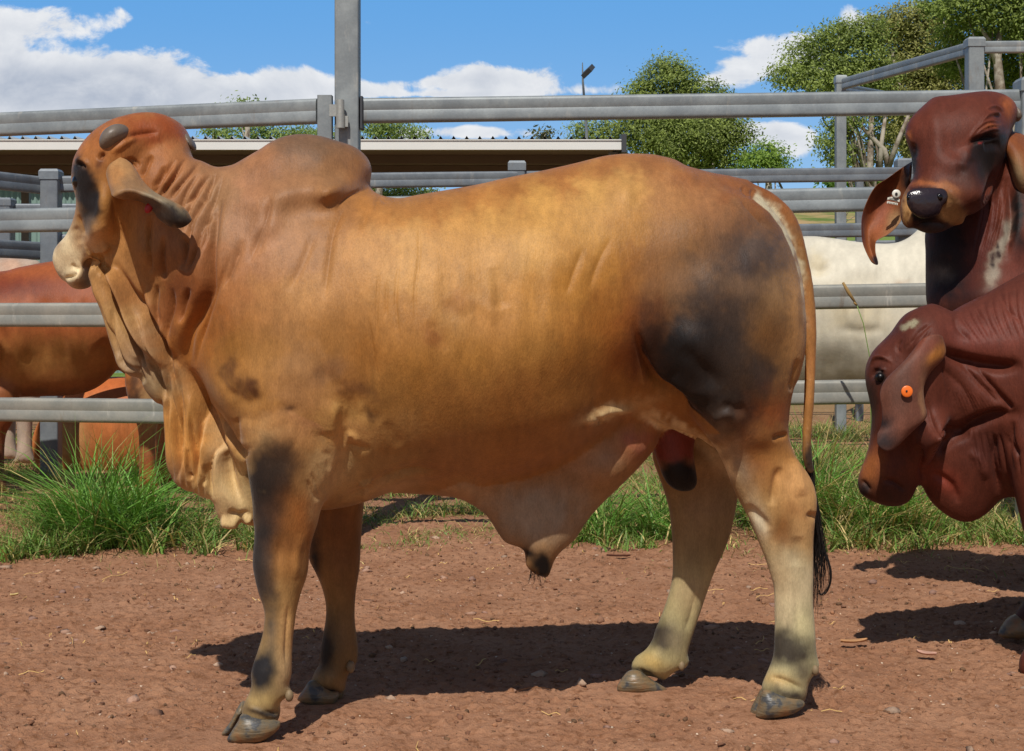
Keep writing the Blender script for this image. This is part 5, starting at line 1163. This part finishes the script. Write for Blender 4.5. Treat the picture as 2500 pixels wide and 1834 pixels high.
# ---------------------------------------------------------------- the other cattle
def make_beast(name, label, cat, d0, slope, comps, base, blobs=(), strokes=(), mat=None, h=.008, sub=1, ears=(), wob=14, seed=0, group=None, depth_scale=1):
    q = Beast(d0, slope, h)
    for c in comps: q.add(c[0], c[1], yo=c[2] if len(c) > 2 else 0, k=c[3] if len(c) > 3 else .03, per=5)
    q.grow(sub, 2); N = vnormals(q.Vl, q.F); u, v = q.uv(q.Vl)
    if strokes: q.Vl = q.Vl+N*relief(q.Vl, N, u, v, strokes, q.own)[:, None]
    bs = [(x[0], x[1], x[2], x[3], x[4], C(*x[5]), x[6])+tuple(x[7:]) for x in blobs]
    col = paint(u, v, q.Vl[:, 1], None, C(*base), bs, own=q.own, seed=seed, wob=wob)
    t = empty(name, (float(q.pt(comps[0][1][0][0], 900)[0]), d0, 0), label=label, cat=cat, group=group)
    parts = [(q.world(), q.F, col)]
    for rows, c_, eb in ears:
        ev, ef = ear_rows(q, rows); eu, e2 = q.uv(np.stack([ev[:, 0], ev[:, 1]-q.d0-q.s*ev[:, 0], ev[:, 2]], 1))
        parts.append((ev, ef, paint(eu, e2, ev[:, 1], None, C(*c_), [(x[0], x[1], x[2], x[3], x[4], C(*x[5]), x[6]) for x in eb], seed=seed, wob=6)))
    V, F, col = join(*parts); mesh('body', V, F, mat or M_RED, t, col=np.clip(col, .003, .9)); return t, q
def r1(x, y): return (2000+x/3.004, 150+y/3.004)
def r2(x, y): return (2000+x/2.36, 650+y/2.36)
def mp_(f, pts): return [f(*p) for p in pts]
RED = (104, 50, 38)
M_EYE2 = solid('dark_eye', C(12,9,8), .35, .4)
# --- lowered head, nearer of the two dark red bulls
lr_comps = [
 (mp_(r2, [(620,236),(560,245),(500,275),(460,320),(420,380),(370,430),(320,480),(285,540),(268,600),(272,680),(290,760),(305,850),(300,950),(285,1050),(250,1150),(226,1215),(222,1260),(232,1300),(262,1332),(330,1366),(400,1385),(460,1382),(510,1362),(540,1320),(555,1270),(575,1220),(620,1100),(680,950),(760,800),(820,620),(820,450),(760,300),(690,245)]),
  [(*r2(560,420),.115,-.03),(*r2(430,560),.105),(*r2(420,800),.085,-.02),(*r2(390,1050),.065),(*r2(330,1250),.055),(*r2(460,1300),.045),(*r2(650,700),.12,0),(*r2(650,1000),.08)]),
 (mp_(r2, [(640,245),(700,262),(760,272),(800,242),(900,190),(1000,140),(1100,82),(1200,30),(1400,-60),(1600,-110),(1620,400),(1600,1200),(1500,1330),(1400,1290),(1300,1320),(1180,1336),(1100,1330),(1040,1342),(1000,1390),(930,1450),(860,1476),(780,1462),(700,1412),(640,1352),(605,1280),(590,1150),(600,900),(600,600),(600,400)]),
  [(*r2(850,350),.13,0),(*r2(850,650),.15),(*r2(800,1000),.09),(*r2(800,1300),.06),(*r2(900,1350),.05),(*r2(1200,300),.19),(*r2(1200,700),.22),(*r2(1150,1100),.13),(*r2(1150,1290),.06),(*r2(1500,300),.24),(*r2(1500,900),.26)], 0, .04),
 ([(2560,640),(2700,560),(2800,500),(2900,560),(3100,600),(3500,590),(3800,620),(3900,760),(3880,1000),(3700,1080),(3300,1130),(2900,1150),(2700,1170),(2560,1160),(2520,900)],
  [(2700,850,.26,0),(3000,850,.33),(3500,850,.32),(3800,850,.22),(3000,620,.2),(2800,540,.1)], 0, .06),
 ([(2480,1000),(2700,1000),(2690,1150),(2620,1300),(2590,1400),(2575,1480),(2570,1560),(2590,1600),(2600,1640),(2500,1650),(2490,1610),(2515,1560),(2520,1480),(2520,1400),(2500,1300),(2470,1150)], [(2590,1100,.09,-.15),(2560,1300,.055),(2545,1450,.04),(2545,1580,.045)], -.15, .04),
 ([(2540,1000),(2760,1000),(2740,1150),(2640,1300),(2600,1380),(2570,1440),(2540,1500),(2490,1540),(2462,1530),(2480,1500),(2520,1440),(2545,1370),(2560,1280),(2550,1150)], [(2640,1100,.09,.2),(2590,1300,.055),(2540,1440,.04),(2490,1520,.04)], .24, .04),
 ([(3620,900),(3860,900),(3850,1100),(3800,1250),(3810,1400),(3800,1560),(3740,1570),(3730,1400),(3700,1250),(3620,1100)], [(3740,1000,.12,-.12),(3760,1200,.07),(3770,1350,.045),(3770,1500,.04)], -.12, .04),
 ([(3500,900),(3740,900),(3740,1100),(3700,1250),(3700,1400),(3690,1500),(3630,1510),(3630,1400),(3600,1250),(3520,1100)], [(3620,1000,.12,.16),(3650,1200,.07),(3660,1350,.045),(3660,1460,.04)], .2, .04)]
lr_st = []
def ls(f, pts, w_, dep, L=lr_st): L.append((mp_(f, pts), w_, dep))
for q in [[(500,480),(540,430),(600,370),(660,320)],[(520,450),(570,380),(640,330)],[(560,500),(600,430),(650,350)],[(480,420),(450,470),(470,500)]]: ls(r2, q, 4, -.006)
for q in [[(285,600),(310,540),(370,530),(430,560)],[(300,570),(340,520),(420,530)],[(320,650),(350,600),(390,600)]]: ls(r2, q, 3.5, .007)
ls(r2, [(300,660),(320,600),(380,610)], 4, -.010); ls(r2, [(700,460),(780,520),(900,560),(1060,580),(1180,560)], 14, -.035); ls(r2, [(880,560),(960,650),(1080,790),(1110,830)], 8, -.016); ls(r2, [(760,500),(850,600),(980,740),(1040,800)], 7, -.010)
ls(r2, [(620,760),(660,940),(760,1040)], 8, -.008); ls(r2, [(620,900),(780,950),(900,900),(1020,860),(1180,840)], 13, -.03); ls(r2, [(640,1100),(760,1000),(880,960)], 12, -.02); ls(r2, [(1020,960),(1000,1080),(1020,1200),(1040,1330)], 9, -.020); ls(r2, [(1120,880),(1100,1020),(1160,1100)], 8, -.014)
ls(r2, [(900,240),(960,330),(1000,420)], 7, -.006); ls(r2, [(780,290),(800,360),(880,440)], 7, -.006); ls(r2, [(1040,140),(1080,240),(1180,330)], 7, -.006); ls(r2, [(640,1180),(760,1260),(800,1380)], 10, -.010); ls(r2, [(700,580),(820,700),(900,860)], 9, -.006); ls(r2, [(360,1230),(440,1250),(500,1300)], 6, -.010); ls(r2, [(240,1230),(270,1260),(300,1300)], 5, -.008)
ls(r2, [(860,1060),(930,1130),(960,1240)], 10, .008); ls(r2, [(560,1020),(590,1120),(600,1240)], 9, -.016)
for i_ in range(16):
    a_ = i_/15; ls(r2, [(690+150*a_,470+40*a_),(720+230*a_,620+60*a_),(760+270*a_,760-10*a_),(800+300*a_,880-60*a_)], 3.4, -.0055)
for i_ in range(9):
    a_ = i_/8; ls(r2, [(800+380*a_,262-190*a_),(850+330*a_,340-90*a_),(930+300*a_,450-20*a_)], 3.4, -.004)
for i_ in range(7):
    a_ = i_/6; ls(r2, [(880+230*a_,930+30*a_),(900+240*a_,1060+20*a_),(930+230*a_,1180+30*a_)], 3.4, -.006)
lr_bl = [(*r2(520,330),22,10,-24,(150,140,112),.95,[0],2),(*r2(350,640),16,22,0,(40,26,22),.9,[0]),(*r2(300,700),12,40,0,(60,34,26),.7,[0]),(*r2(300,800),14,50,0,(54,34,26),.6,[0]),(*r2(280,1180),34,60,10,(150,88,44),.7,[0]),(*r2(250,1290),20,26,0,(46,36,34),.9,[0]),(*r2(420,1320),60,40,0,(52,32,28),.6,[0]),
         (*r2(700,1220),60,30,30,(120,52,36),.7),(*r2(1150,350),110,60,-20,(120,60,46),.5),(*r2(900,420),80,60,0,(108,54,44),.5),(*r2(950,1060),50,60,0,(70,36,30),.5),(2545,1480,60,120,0,(58,40,34),.8)]
lr_ear = [[(*r2(710,405),-.13),(*r2(680,395),-.16),(*r2(640,400),-.165),(*r2(600,420),-.155),(*r2(570,450),-.13)],
 [(*r2(728,512),-.14),(*r2(670,490),-.19),(*r2(600,490),-.20),(*r2(530,520),-.19),(*r2(480,560),-.15)],
 [(*r2(640,615),-.16),(*r2(600,600),-.21),(*r2(530,600),-.225),(*r2(450,620),-.21),(*r2(385,650),-.16)],
 [(*r2(603,700),-.17),(*r2(570,700),-.215),(*r2(500,710),-.235),(*r2(420,720),-.215),(*r2(350,735),-.17)],
 [(*r2(608,790),-.17),(*r2(570,790),-.215),(*r2(500,800),-.235),(*r2(425,810),-.22),(*r2(362,830),-.18)],
 [(*r2(618,868),-.17),(*r2(570,890),-.215),(*r2(495,910),-.235),(*r2(420,910),-.225),(*r2(358,915),-.19)],
 [(*r2(540,950),-.18),(*r2(500,965),-.215),(*r2(445,980),-.23),(*r2(385,975),-.225),(*r2(335,970),-.20)],
 [(*r2(440,1045),-.20),(*r2(420,1058),-.21),(*r2(385,1066),-.215),(*r2(355,1050),-.215),(*r2(335,1020),-.21)]]
lr_ear = [[(u_, v_, -.165+(y_+.165)*.5) for u_, v_, y_ in r_w] for r_w in lr_ear]
t, q = make_beast('red_bull', 'dark red bull with its head lowered and a round orange tag in its ear', 'bull', 4.5, .10, lr_comps, (88, 43, 30), lr_bl, lr_st, h=.008,
  ears=[(lr_ear, (106,66,52), [(*r2(690,500),16,40,40,(160,104,50),.8),(*r2(600,760),8,60,0,(150,110,80),.8),(*r2(380,1010),34,26,0,(62,52,52),.85),(*r2(370,890),20,20,0,(40,30,30),.8),(*r2(480,700),30,60,0,(92,66,56),.6),(*r2(610,440),30,24,0,(112,58,40),.8)])], wob=10, seed=3, group='dark red bulls at the right')
ball('ear_tag', q.pt(*r2(506,722), -.214), .0165, M_TAG_O, t, 14, (1,.22,1)); ball('tag_stud', q.pt(*r2(504,720), -.219), .003, M_INK, t, 8, (1,.4,1))
ball('eye', q.pt(*r2(352,640), -.072), .014, M_EYE2, t, 14)
for (u, v, yo, w_) in ((2480,1530,.24,1),(2545,1625,-.15,1),(3770,1560,-.12,1),(3660,1500,.2,1)):
    small_body('hoof', M_HOOF, t, q, .006, [([(u-40,v+25),(u-30,v-5),(u-5,v-28),(u+40,v-30),(u+48,v+20),(u+30,v+28)], [(u,v,.05)], yo)], 0)
# --- raised head facing the camera
ur_comps = [
 (mp_(r1, [(835,266),(900,256),(1000,246),(1100,231),(1200,221),(1280,226),(1360,252),(1420,300),(1445,360),(1440,430),(1405,500),(1375,570),(1350,650),(1340,720),(1310,790),(1290,880),(1260,980),(1200,1060),(1120,1120),(1062,1140),(1055,1180),(1030,1200),(990,1205),(940,1232),(880,1256),(800,1262),(740,1245),(700,1222),(660,1226),(625,1205),(603,1150),(600,1080),(612,1000),(650,920),(690,860),(695,800),(688,740),(676,670),(650,600),(632,545),(640,470),(680,405),(730,355),(785,305)]),
  [(*r1(1050,330),.15,.02),(*r1(1100,500),.17,-.02),(*r1(900,650),.14,-.06),(*r1(850,850),.12,-.12),(*r1(830,1040),.085,-.19),(*r1(980,1080),.08,-.17),(*r1(1180,800),.14,0),(*r1(1300,400),.12,.03),(*r1(740,1200),.05,-.17)], 0, .02),
 (mp_(r1, [(1020,500),(1300,420),(1440,560),(1520,800),(1640,900),(1900,850),(2200,900),(2200,1900),(1500,2100),(1100,2050),(900,1950),(800,1800),(792,1600),(790,1400),(790,1240),(860,1100),(950,900)]),
  [(*r1(1000,1200),.13,.10),(*r1(1200,900),.14,.10),(*r1(950,1500),.12,.08),(*r1(1400,1400),.2,.05),(*r1(1100,1800),.16),(*r1(1900,1400),.28)], 0, .03),
 ([(2500,600),(2700,470),(2820,430),(2950,500),(3200,560),(3500,550),(3750,600),(3850,760),(3820,960),(3600,1040),(3200,1080),(2800,1080),(2560,1060),(2440,980),(2420,800)],
  [(2600,800,.26,0),(2950,800,.33),(3500,800,.32),(3750,800,.22),(2820,500,.1)], 0, .06),
 ([(2600,900),(2820,900),(2800,1100),(2740,1250),(2720,1400),(2700,1500),(2620,1500),(2640,1400),(2640,1250),(2590,1100)], [(2710,1000,.09,-.15),(2690,1200,.06),(2680,1350,.042),(2665,1470,.045)], -.15, .04),
 ([(2700,900),(2900,900),(2880,1100),(2820,1220),(2800,1350),(2780,1440),(2710,1440),(2730,1350),(2720,1220),(2690,1100)], [(2800,1000,.09,.16),(2770,1200,.06),(2765,1350,.042),(2750,1420,.045)], .2, .04),
 ([(3560,850),(3800,850),(3790,1050),(3740,1200),(3750,1350),(3740,1470),(3680,1480),(3670,1350),(3640,1200),(3560,1050)], [(3680,950,.12,-.12),(3700,1150,.07),(3710,1300,.045),(3710,1440,.04)], -.12, .04),
 ([(3440,850),(3680,850),(3660,1050),(3620,1180),(3630,1320),(3610,1430),(3550,1430),(3550,1320),(3520,1180),(3440,1050)], [(3560,950,.12,.16),(3580,1150,.07),(3590,1300,.045),(3580,1400,.04)], .2, .04)]
ur_st = []
def us(pts, w_, dep): ur_st.append((mp_(r1, pts), w_, dep))
for q_ in [[(1090,600),(1150,500),(1240,440),(1340,450)],[(1110,590),(1170,520),(1250,470),(1345,475)],[(1130,580),(1190,530),(1270,500),(1340,500)],[(1170,470),(1240,400),(1330,380)],[(1220,350),(1290,330),(1350,370)],[(1200,420),(1260,380),(1340,400)]]: us(q_, 3.2, .007)
us([(1095,610),(1150,575),(1230,560),(1330,560)], 7, -.020); us([(1200,620),(1260,610),(1330,600)], 10, -.012); us([(1000,800),(1080,780),(1120,700)], 12, -.008); us([(1060,620),(1090,720),(1060,820)], 12, .008)
us([(635,500),(660,560),(690,610)], 5, .006); us([(680,600),(700,660),(690,720)], 6, -.012); us([(860,960),(880,1010),(860,1060)], 12, -.020); us([(680,980),(690,1030),(670,1080)], 8, -.012); us([(720,930),(800,920),(880,930)], 9, .006)
us([(650,1100),(640,1180),(660,1225)], 5, -.006); us([(700,1220),(760,1190),(880,1190),(950,1220)], 5, -.010); us([(930,930),(1000,1000),(1050,1120)], 10, .006); us([(800,300),(850,450),(870,600),(850,780)], 20, .008)
for i_ in range(8):
    a_ = i_/7; us([(1290+110*a_,760+40*a_),(1230+130*a_,960+40*a_),(1180+130*a_,1200+40*a_),(1120+120*a_,1480+40*a_)], 3.2, -.006)
for q_ in [[(1330,760),(1260,950),(1230,1150),(1180,1400)],[(1370,800),(1320,1000),(1290,1180),(1240,1300)],[(1290,800),(1240,940),(1200,1080)]]: us(q_, 7, -.012)
us([(1390,830),(1400,1000),(1400,1200),(1360,1500)], 12, -.03); us([(900,270),(960,300),(1000,360)], 14, -.006)
ur_bl = [(*r1(800,1030),60,44,0,(38,30,34),.98,[0],3),(*r1(760,1130),46,34,0,(28,22,24),.95,[0],2),(*r1(960,1090),30,46,-30,(196,150,96),.95,[0],2),(*r1(920,920),40,12,20,(176,112,62),.85,[0]),(*r1(640,1080),14,44,0,(184,138,86),.9,[0],2),(*r1(760,895),40,10,0,(160,92,52),.7,[0]),(*r1(1010,1150),24,22,0,(190,138,84),.8,[0]),
 (*r1(850,1230),50,14,0,(70,56,54),.9,[0]),(*r1(1240,590),36,20,-10,(16,11,11),.99,[0,1],2),(*r1(1170,740),40,60,20,(34,22,20),.97,[0,1],2),(*r1(1240,680),24,40,0,(26,18,17),.9,[0,1]),(*r1(1080,860),40,40,0,(56,32,27),.85,[0,1]),(*r1(1330,620),16,40,0,(26,18,17),.9,[0,1]),(*r1(1190,600),4,4,0,(130,36,32),.7,[0]),(*r1(690,740),12,44,0,(34,22,20),.95,[0]),  # dark patches about the right eye paint in the shadow under the brow
 (*r1(1250,485),26,6,-12,(140,76,42),.5,[0]),(*r1(1400,330),16,30,0,(150,82,44),.8,[0]),(*r1(640,560),10,16,0,(150,84,42),.7,[0]),(*r1(1000,980),60,50,0,(104,58,40),.4,[0]),(*r1(980,1450),80,150,0,(36,23,22),.92,[1]),(*r1(1350,1300),13,60,16,(150,138,120),.9,[1]),(*r1(1300,1450),16,40,16,(140,126,108),.85,[1]),(*r1(1260,1560),16,30,10,(140,126,108),.85,[1]),(*r1(1330,1400),6,12,0,(50,36,32),.8,[1]),(*r1(1310,1340),5,9,0,(50,36,32),.8,[1]),(*r1(1280,1500),6,9,0,(44,32,30),.8,[1]),(*r1(1180,1300),30,120,10,(84,36,27),.7,[1]),(*r1(1460,1200),16,160,0,(20,15,14),.85,[1]),(*r1(900,1560),30,20,0,(96,84,74),.7,[1]),(*r1(820,1600),20,30,0,(80,66,56),.5,[1]),(*r1(1290,1440),8,18,20,(60,40,36),.7,[1]),(*r1(1450,1550),30,60,0,(112,58,46),.7,[1])]  # tall dark patches paint the head's shadow on the neck and the ear's beside it
ur_ear = [[(*r1(680,735),.02),(*r1(676,770),-.03),(*r1(672,820),-.04),(*r1(668,870),-.03),(*r1(660,930),.02)],
 [(*r1(600,785),.02),(*r1(590,830),.04),(*r1(590,890),.05),(*r1(610,960),.03),(*r1(630,1020),-.01)],
 [(*r1(500,858),.03),(*r1(505,900),.06),(*r1(520,970),.08),(*r1(560,1060),.06),(*r1(608,1150),.0)],
 [(*r1(420,910),.03),(*r1(430,970),.07),(*r1(455,1050),.09),(*r1(500,1140),.07),(*r1(560,1222),.01)],
 [(*r1(362,1000),.03),(*r1(372,1060),.07),(*r1(400,1130),.09),(*r1(440,1210),.07),(*r1(500,1272),.02)],
 [(*r1(318,1120),.03),(*r1(330,1170),.06),(*r1(355,1220),.08),(*r1(390,1270),.06),(*r1(425,1312),.02)],
 [(*r1(310,1230),.02),(*r1(325,1270),.05),(*r1(350,1300),.06),(*r1(380,1330),.05),(*r1(412,1345),.02)],
 [(*r1(322,1340),.02),(*r1(340,1360),.04),(*r1(365,1385),.045),(*r1(390,1400),.04),(*r1(414,1405),.02)],
 [(*r1(372,1450),.01),(*r1(385,1460),.02),(*r1(402,1470),.025),(*r1(418,1475),.02),(*r1(430,1465),.01)],
 [(*r1(405,1483),.01),(*r1(412,1487),.012),(*r1(419,1491),.014),(*r1(425,1492),.012),(*r1(430,1490),.01)]]
ur_ear2 = [[(*r1(1400,520),.02),(*r1(1380,560),-.04),(*r1(1375,620),-.06),(*r1(1380,690),-.05),(*r1(1395,760),.0)],
 [(*r1(1480,530),.02),(*r1(1450,600),-.06),(*r1(1440,680),-.09),(*r1(1420,760),-.08),(*r1(1400,830),-.02)],
 [(*r1(1560,600),.02),(*r1(1530,700),-.08),(*r1(1500,800),-.11),(*r1(1460,880),-.09),(*r1(1430,930),-.03)],
 [(*r1(1620,760),.02),(*r1(1590,860),-.06),(*r1(1560,950),-.09),(*r1(1510,1010),-.07),(*r1(1460,1040),-.03)],
 [(*r1(1640,960),.02),(*r1(1620,1020),-.03),(*r1(1590,1070),-.05),(*r1(1550,1100),-.04),(*r1(1510,1110),-.02)]]
t, q = make_beast('red_bull', 'dark red bull with its head raised, facing the camera, white tag in its ear', 'bull', 5.25, .08, ur_comps, (94, 45, 30), ur_bl, ur_st, h=.008,
  ears=[(ur_ear, (132,76,42), [(*r1(560,830),40,20,-30,(110,62,36),.8),(*r1(640,860),10,40,0,(40,26,22),.9),(*r1(450,1000),20,40,20,(70,42,30),.7),(*r1(470,1130),30,50,20,(150,84,58),.7),(*r1(560,1180),22,34,30,(160,124,86),.8),(*r1(320,1200),8,60,0,(92,44,38),.8),(*r1(420,1470),12,14,0,(44,34,36),.9)]),
        (ur_ear2, (136,78,40), [(*r1(1450,850),20,50,0,(150,124,90),.8),(*r1(1440,600),30,30,0,(120,66,36),.6)])], wob=8, seed=5, group='dark red bulls at the right')
ball('eye', q.pt(*r1(1240,598), -.126), .021, M_EYE, t, 14); ball('eye', q.pt(*r1(692,660), -.03), .012, M_EYE, t, 14)
small_body('horn', M_HORN, t, q, .005, [(mp_(r1, [(1425,330),(1450,335),(1478,365),(1487,400),(1470,435),(1445,445),(1425,420)]), [(*r1(1455,390),.03)], .0)], 0)
small_body('nose_pad', solid('wet_nose', C(44,34,38), .18, .6, .2, 60, .002), t, q, .004, [(mp_(r1, [(650,960),(700,936),(780,925),(860,928),(915,935),(945,975),(935,1030),(905,1065),(880,1120),(820,1150),(740,1150),(680,1110),(645,1050),(640,1000)]), [(*r1(780,1030),.024)], -.262)], 1)
for (u_, v_) in (((885,1000)),((665,1010))): small_body('nostril', M_EYE, t, q, .003, [(mp_(r1, [(u_-26,v_-20),(u_-5,v_-34),(u_+20,v_-20),(u_+22,v_+6),(u_+2,v_+26),(u_-18,v_+14)]), [(*r1(u_,v_),.008)], -.279 if u_ > 700 else -.266)], 0)
# the white tag: plate, neck and button, with its printed rows
tg_ = Beast(5.25, .08)
mb = MB()
def plate(mb, pts, yo, th=.003):
    p = [np.array(q.pt(*r1(*k), yo)) for k in pts]; n = len(p); o = np.array((0, th, 0)); mb.add(np.array(p+[a+o for a in p]), [list(range(n))[::-1], list(range(n, 2*n))]+[[i, (i+1) % n, n+(i+1) % n, n+i] for i in range(n)])
plate(mb, [(503,998),(548,990),(556,970),(580,980),(592,1015),(588,1032),(500,1014)], -.03); plate(mb, [(500,1024),(578,1038),(574,1055),(496,1040)], -.03)
tagp = mb.build('ear_tag', M_TAG_W, t); ball('tag_button', q.pt(*r1(566,972), -.034), .015, M_TAG_W, t, 10, (1,.3,1)); ball('tag_stud', q.pt(*r1(566,972), -.040), .005, M_INK, t, 8, (1,.3,1))
mb = MB(); plate(mb, [(506,1012),(580,1026),(580,1029),(506,1015)], -.0335, .001); plate(mb, [(515,1001),(575,1010),(575,1014),(515,1005)], -.0335, .001)
for k_ in range(6): x_ = 508+k_*11; plate(mb, [(x_,1034+k_*1.6),(x_+5,1035+k_*1.6),(x_+5,1043+k_*1.6),(x_,1042+k_*1.6)], -.0335, .001)
mb.build('tag_print', M_INK, t)
for (u, v, yo) in ((2660,1505,-.15),(2745,1445,.2),(3710,1480,-.12),(3580,1435,.2)):
    small_body('hoof', M_HOOF, t, q, .006, [([(u-38,v+22),(u-28,v-5),(u-5,v-26),(u+38,v-28),(u+44,v+18),(u+28,v+24)], [(u,v,.05)], yo)], 0)
# --- beyond the fence
def legs(spec): return [([(u-w1,v0),(u+w1,v0),(u+w1*.8,v0+.35*(v1-v0)),(u+w2*1.15,v0+.5*(v1-v0)),(u+w2,v0+.8*(v1-v0)),(u+w2*1.3,v1-10),(u+w2*1.3,v1),(u-w2*1.6,v1),(u-w2*1.2,v1-14),(u-w2,v0+.8*(v1-v0)),(u-w2*1.15,v0+.5*(v1-v0)),(u-w1*.8,v0+.35*(v1-v0))], [(u,v0+.15*(v1-v0),w1*dd*.8/FPX,yo),(u,v0+.8*(v1-v0),w2*dd/FPX,yo)], yo, .04) for (u,v0,v1,w1,w2,yo,dd) in spec]
t, q = make_beast('cow', 'orange red cow standing behind the gate with its back behind the bull\'s muzzle', 'cow', 9.0, 0,
 [([(-620,900),(-600,760),(-540,700),(-420,690),(-300,670),(-150,668),(0,663),(51,652),(129,638),(220,630),(330,640),(400,668),(440,740),(440,850),(415,915),(380,965),(330,935),(290,903),(265,925),(230,950),(180,965),(100,968),(0,972),(-100,978),(-250,970),(-400,960),(-520,960)],
   [(-400,820,.26),(0,810,.33),(250,800,.30),(380,780,.2),(330,900,.12),(150,930,.14),(-200,940,.16)])]+legs([(-10,930,1200,52,20,-.14,9),(-60,930,1190,50,20,.16,9),(360,900,1190,50,20,-.14,9),(400,880,1180,46,19,.16,9)])+[
  ([(-440,700),(-520,650),(-600,560),(-650,545),(-700,575),(-740,640),(-790,720),(-815,770),(-812,810),(-780,830),(-730,815),(-690,790),(-650,800),(-600,860),(-560,960),(-500,960),(-440,900)], [(-520,780,.15),(-660,640,.10),(-690,740,.075),(-785,780,.05)], 0, .04),
  ([(-610,620),(-600,650),(-590,720),(-600,790),(-625,800),(-640,740),(-640,670)], [(-615,710,.012,-.14)], -.13, .01)],
 (150,80,42), [(0,700,200,30,0,(112,50,28),.8),(100,880,180,60,0,(176,122,66),.7),(330,880,80,60,0,(170,110,56),.6),(-20,1150,60,80,0,(70,54,44),.7),(370,1000,50,90,0,(166,128,84),.8),(330,960,14,60,0,(60,40,30),.7),(130,960,200,14,0,(110,74,44),.5)], [([(-20,760),(10,860),(-10,940)],16,-.03),([(240,830),(270,870),(290,905)],16,-.03),([(330,680),(345,760),(330,850)],22,.02),([(60,720),(50,800),(70,880)],18,.012),([(110,720),(100,800),(120,890)],10,-.01),([(160,720),(150,800),(165,890)],10,-.01),([(210,720),(200,800),(215,880)],10,-.01)], M_COAT, h=.012, sub=0, seed=9)
t, q = make_beast('cow', 'orange cow lying down behind the gate, seen under the lowest rail', 'cow', 10.45, 0,
 [([(88,1080),(98,1030),(130,985),(175,945),(235,925),(300,920),(380,930),(460,960),(520,1010),(540,1080),(520,1140),(450,1170),(340,1180),(220,1180),(140,1160),(100,1125)], [(200,1050,.22),(350,1050,.27),(470,1070,.2)]),
  ([(470,1000),(560,930),(620,900),(680,940),(690,1010),(640,1030),(600,1060),(540,1110)], [(560,1010,.1),(640,960,.08)], 0, .05),
  ([(108,1035),(98,1045),(90,1075),(92,1110),(108,1140),(135,1158),(172,1166),(172,1176),(130,1170),(98,1150),(82,1118),(78,1075),(88,1040),(100,1025)], [(86,1090,.014,-.1),(140,1166,.014,-.12)], -.1, .01),
  ([(390,1130),(420,1080),(450,1090),(450,1140),(430,1178),(380,1182)], [(425,1130,.06,-.2)], -.2, .04)],
 (176,104,56), [(170,1080,40,60,0,(188,150,98),.7),(112,1065,14,34,10,(40,30,26),.9),(300,940,200,30,0,(186,96,44),.6),(430,1130,40,40,0,(182,140,92),.7)], [([(300+22*k,980),(296+22*k,1040),(304+22*k,1110)],6,-.012) for k in range(7)], M_COAT, h=.012, sub=0, seed=10)
t, q = make_beast('cow', 'greyish fawn cow mostly hidden behind the orange red one at the left edge', 'cow', 10.6, 0,
 [([(-500,760),(-480,680),(-400,640),(-250,632),(-100,630),(20,630),(75,634),(102,650),(110,760),(100,900),(40,930),(-100,940),(-300,940),(-460,900)], [(-300,780,.28),(0,780,.3)])]+legs([(60,900,1130,44,18,-.1,10.6),(20,900,1120,44,18,.16,10.6),(-400,900,1130,44,18,-.1,10.6),(-440,900,1120,44,18,.16,10.6)]),
 (176,156,138), [(20,650,40,20,0,(196,150,120),.6),(-60,650,60,30,0,(140,128,116),.6)], [], M_COAT, h=.014, sub=0, seed=12)
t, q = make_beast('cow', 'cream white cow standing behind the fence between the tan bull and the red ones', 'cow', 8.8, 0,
 [([(1640,760),(1660,660),(1740,610),(1850,586),(1963,577),(2019,580),(2094,591),(2150,595),(2186,593),(2213,583),(2236,566),(2270,530),(2320,512),(2370,530),(2400,590),(2450,640),(2480,740),(2470,860),(2420,930),(2300,955),(2150,975),(2000,985),(1880,975),(1780,950),(1690,900),(1650,840)],
   [(1800,780,.28),(2000,780,.34),(2200,780,.32),(2380,780,.24),(2320,560,.1),(2000,950,.16)]),
  ([(2380,600),(2480,560),(2580,500),(2660,470),(2730,500),(2760,570),(2780,640),(2740,670),(2680,640),(2620,680),(2560,780),(2460,860)], [(2500,680,.16),(2680,560,.1),(2750,640,.06)], 0, .05)]+legs([(1760,900,1220,52,20,-.16,8.8),(1850,900,1205,48,19,.16,8.8),(2330,900,1220,52,20,-.16,8.8),(2400,900,1205,48,19,.16,8.8)]),
 (208,200,180), [(1990,640,30,30,0,(196,178,140),.5),(2080,760,100,60,0,(206,188,150),.5),(2200,700,14,20,0,(180,150,120),.5),(2000,930,200,40,0,(160,146,118),.7),(1850,1100,200,120,0,(96,90,80),.6)], [([(2060,640),(2110,660),(2160,640)],22,.02),([(2080,700),(2070,780),(2090,860)],9,-.008),([(2120,700),(2110,780),(2130,860)],9,-.008),([(2160,700),(2150,780),(2170,860)],9,-.008),([(1960,620),(1990,660),(2040,650)],14,-.02),([(2040,800),(2110,810),(2160,800)],12,-.01),([(1900,640),(1920,760),(1900,880)],18,-.015)], M_PALE, h=.012, sub=0, seed=14)  # grey over the legs puts their shade into the coat colour
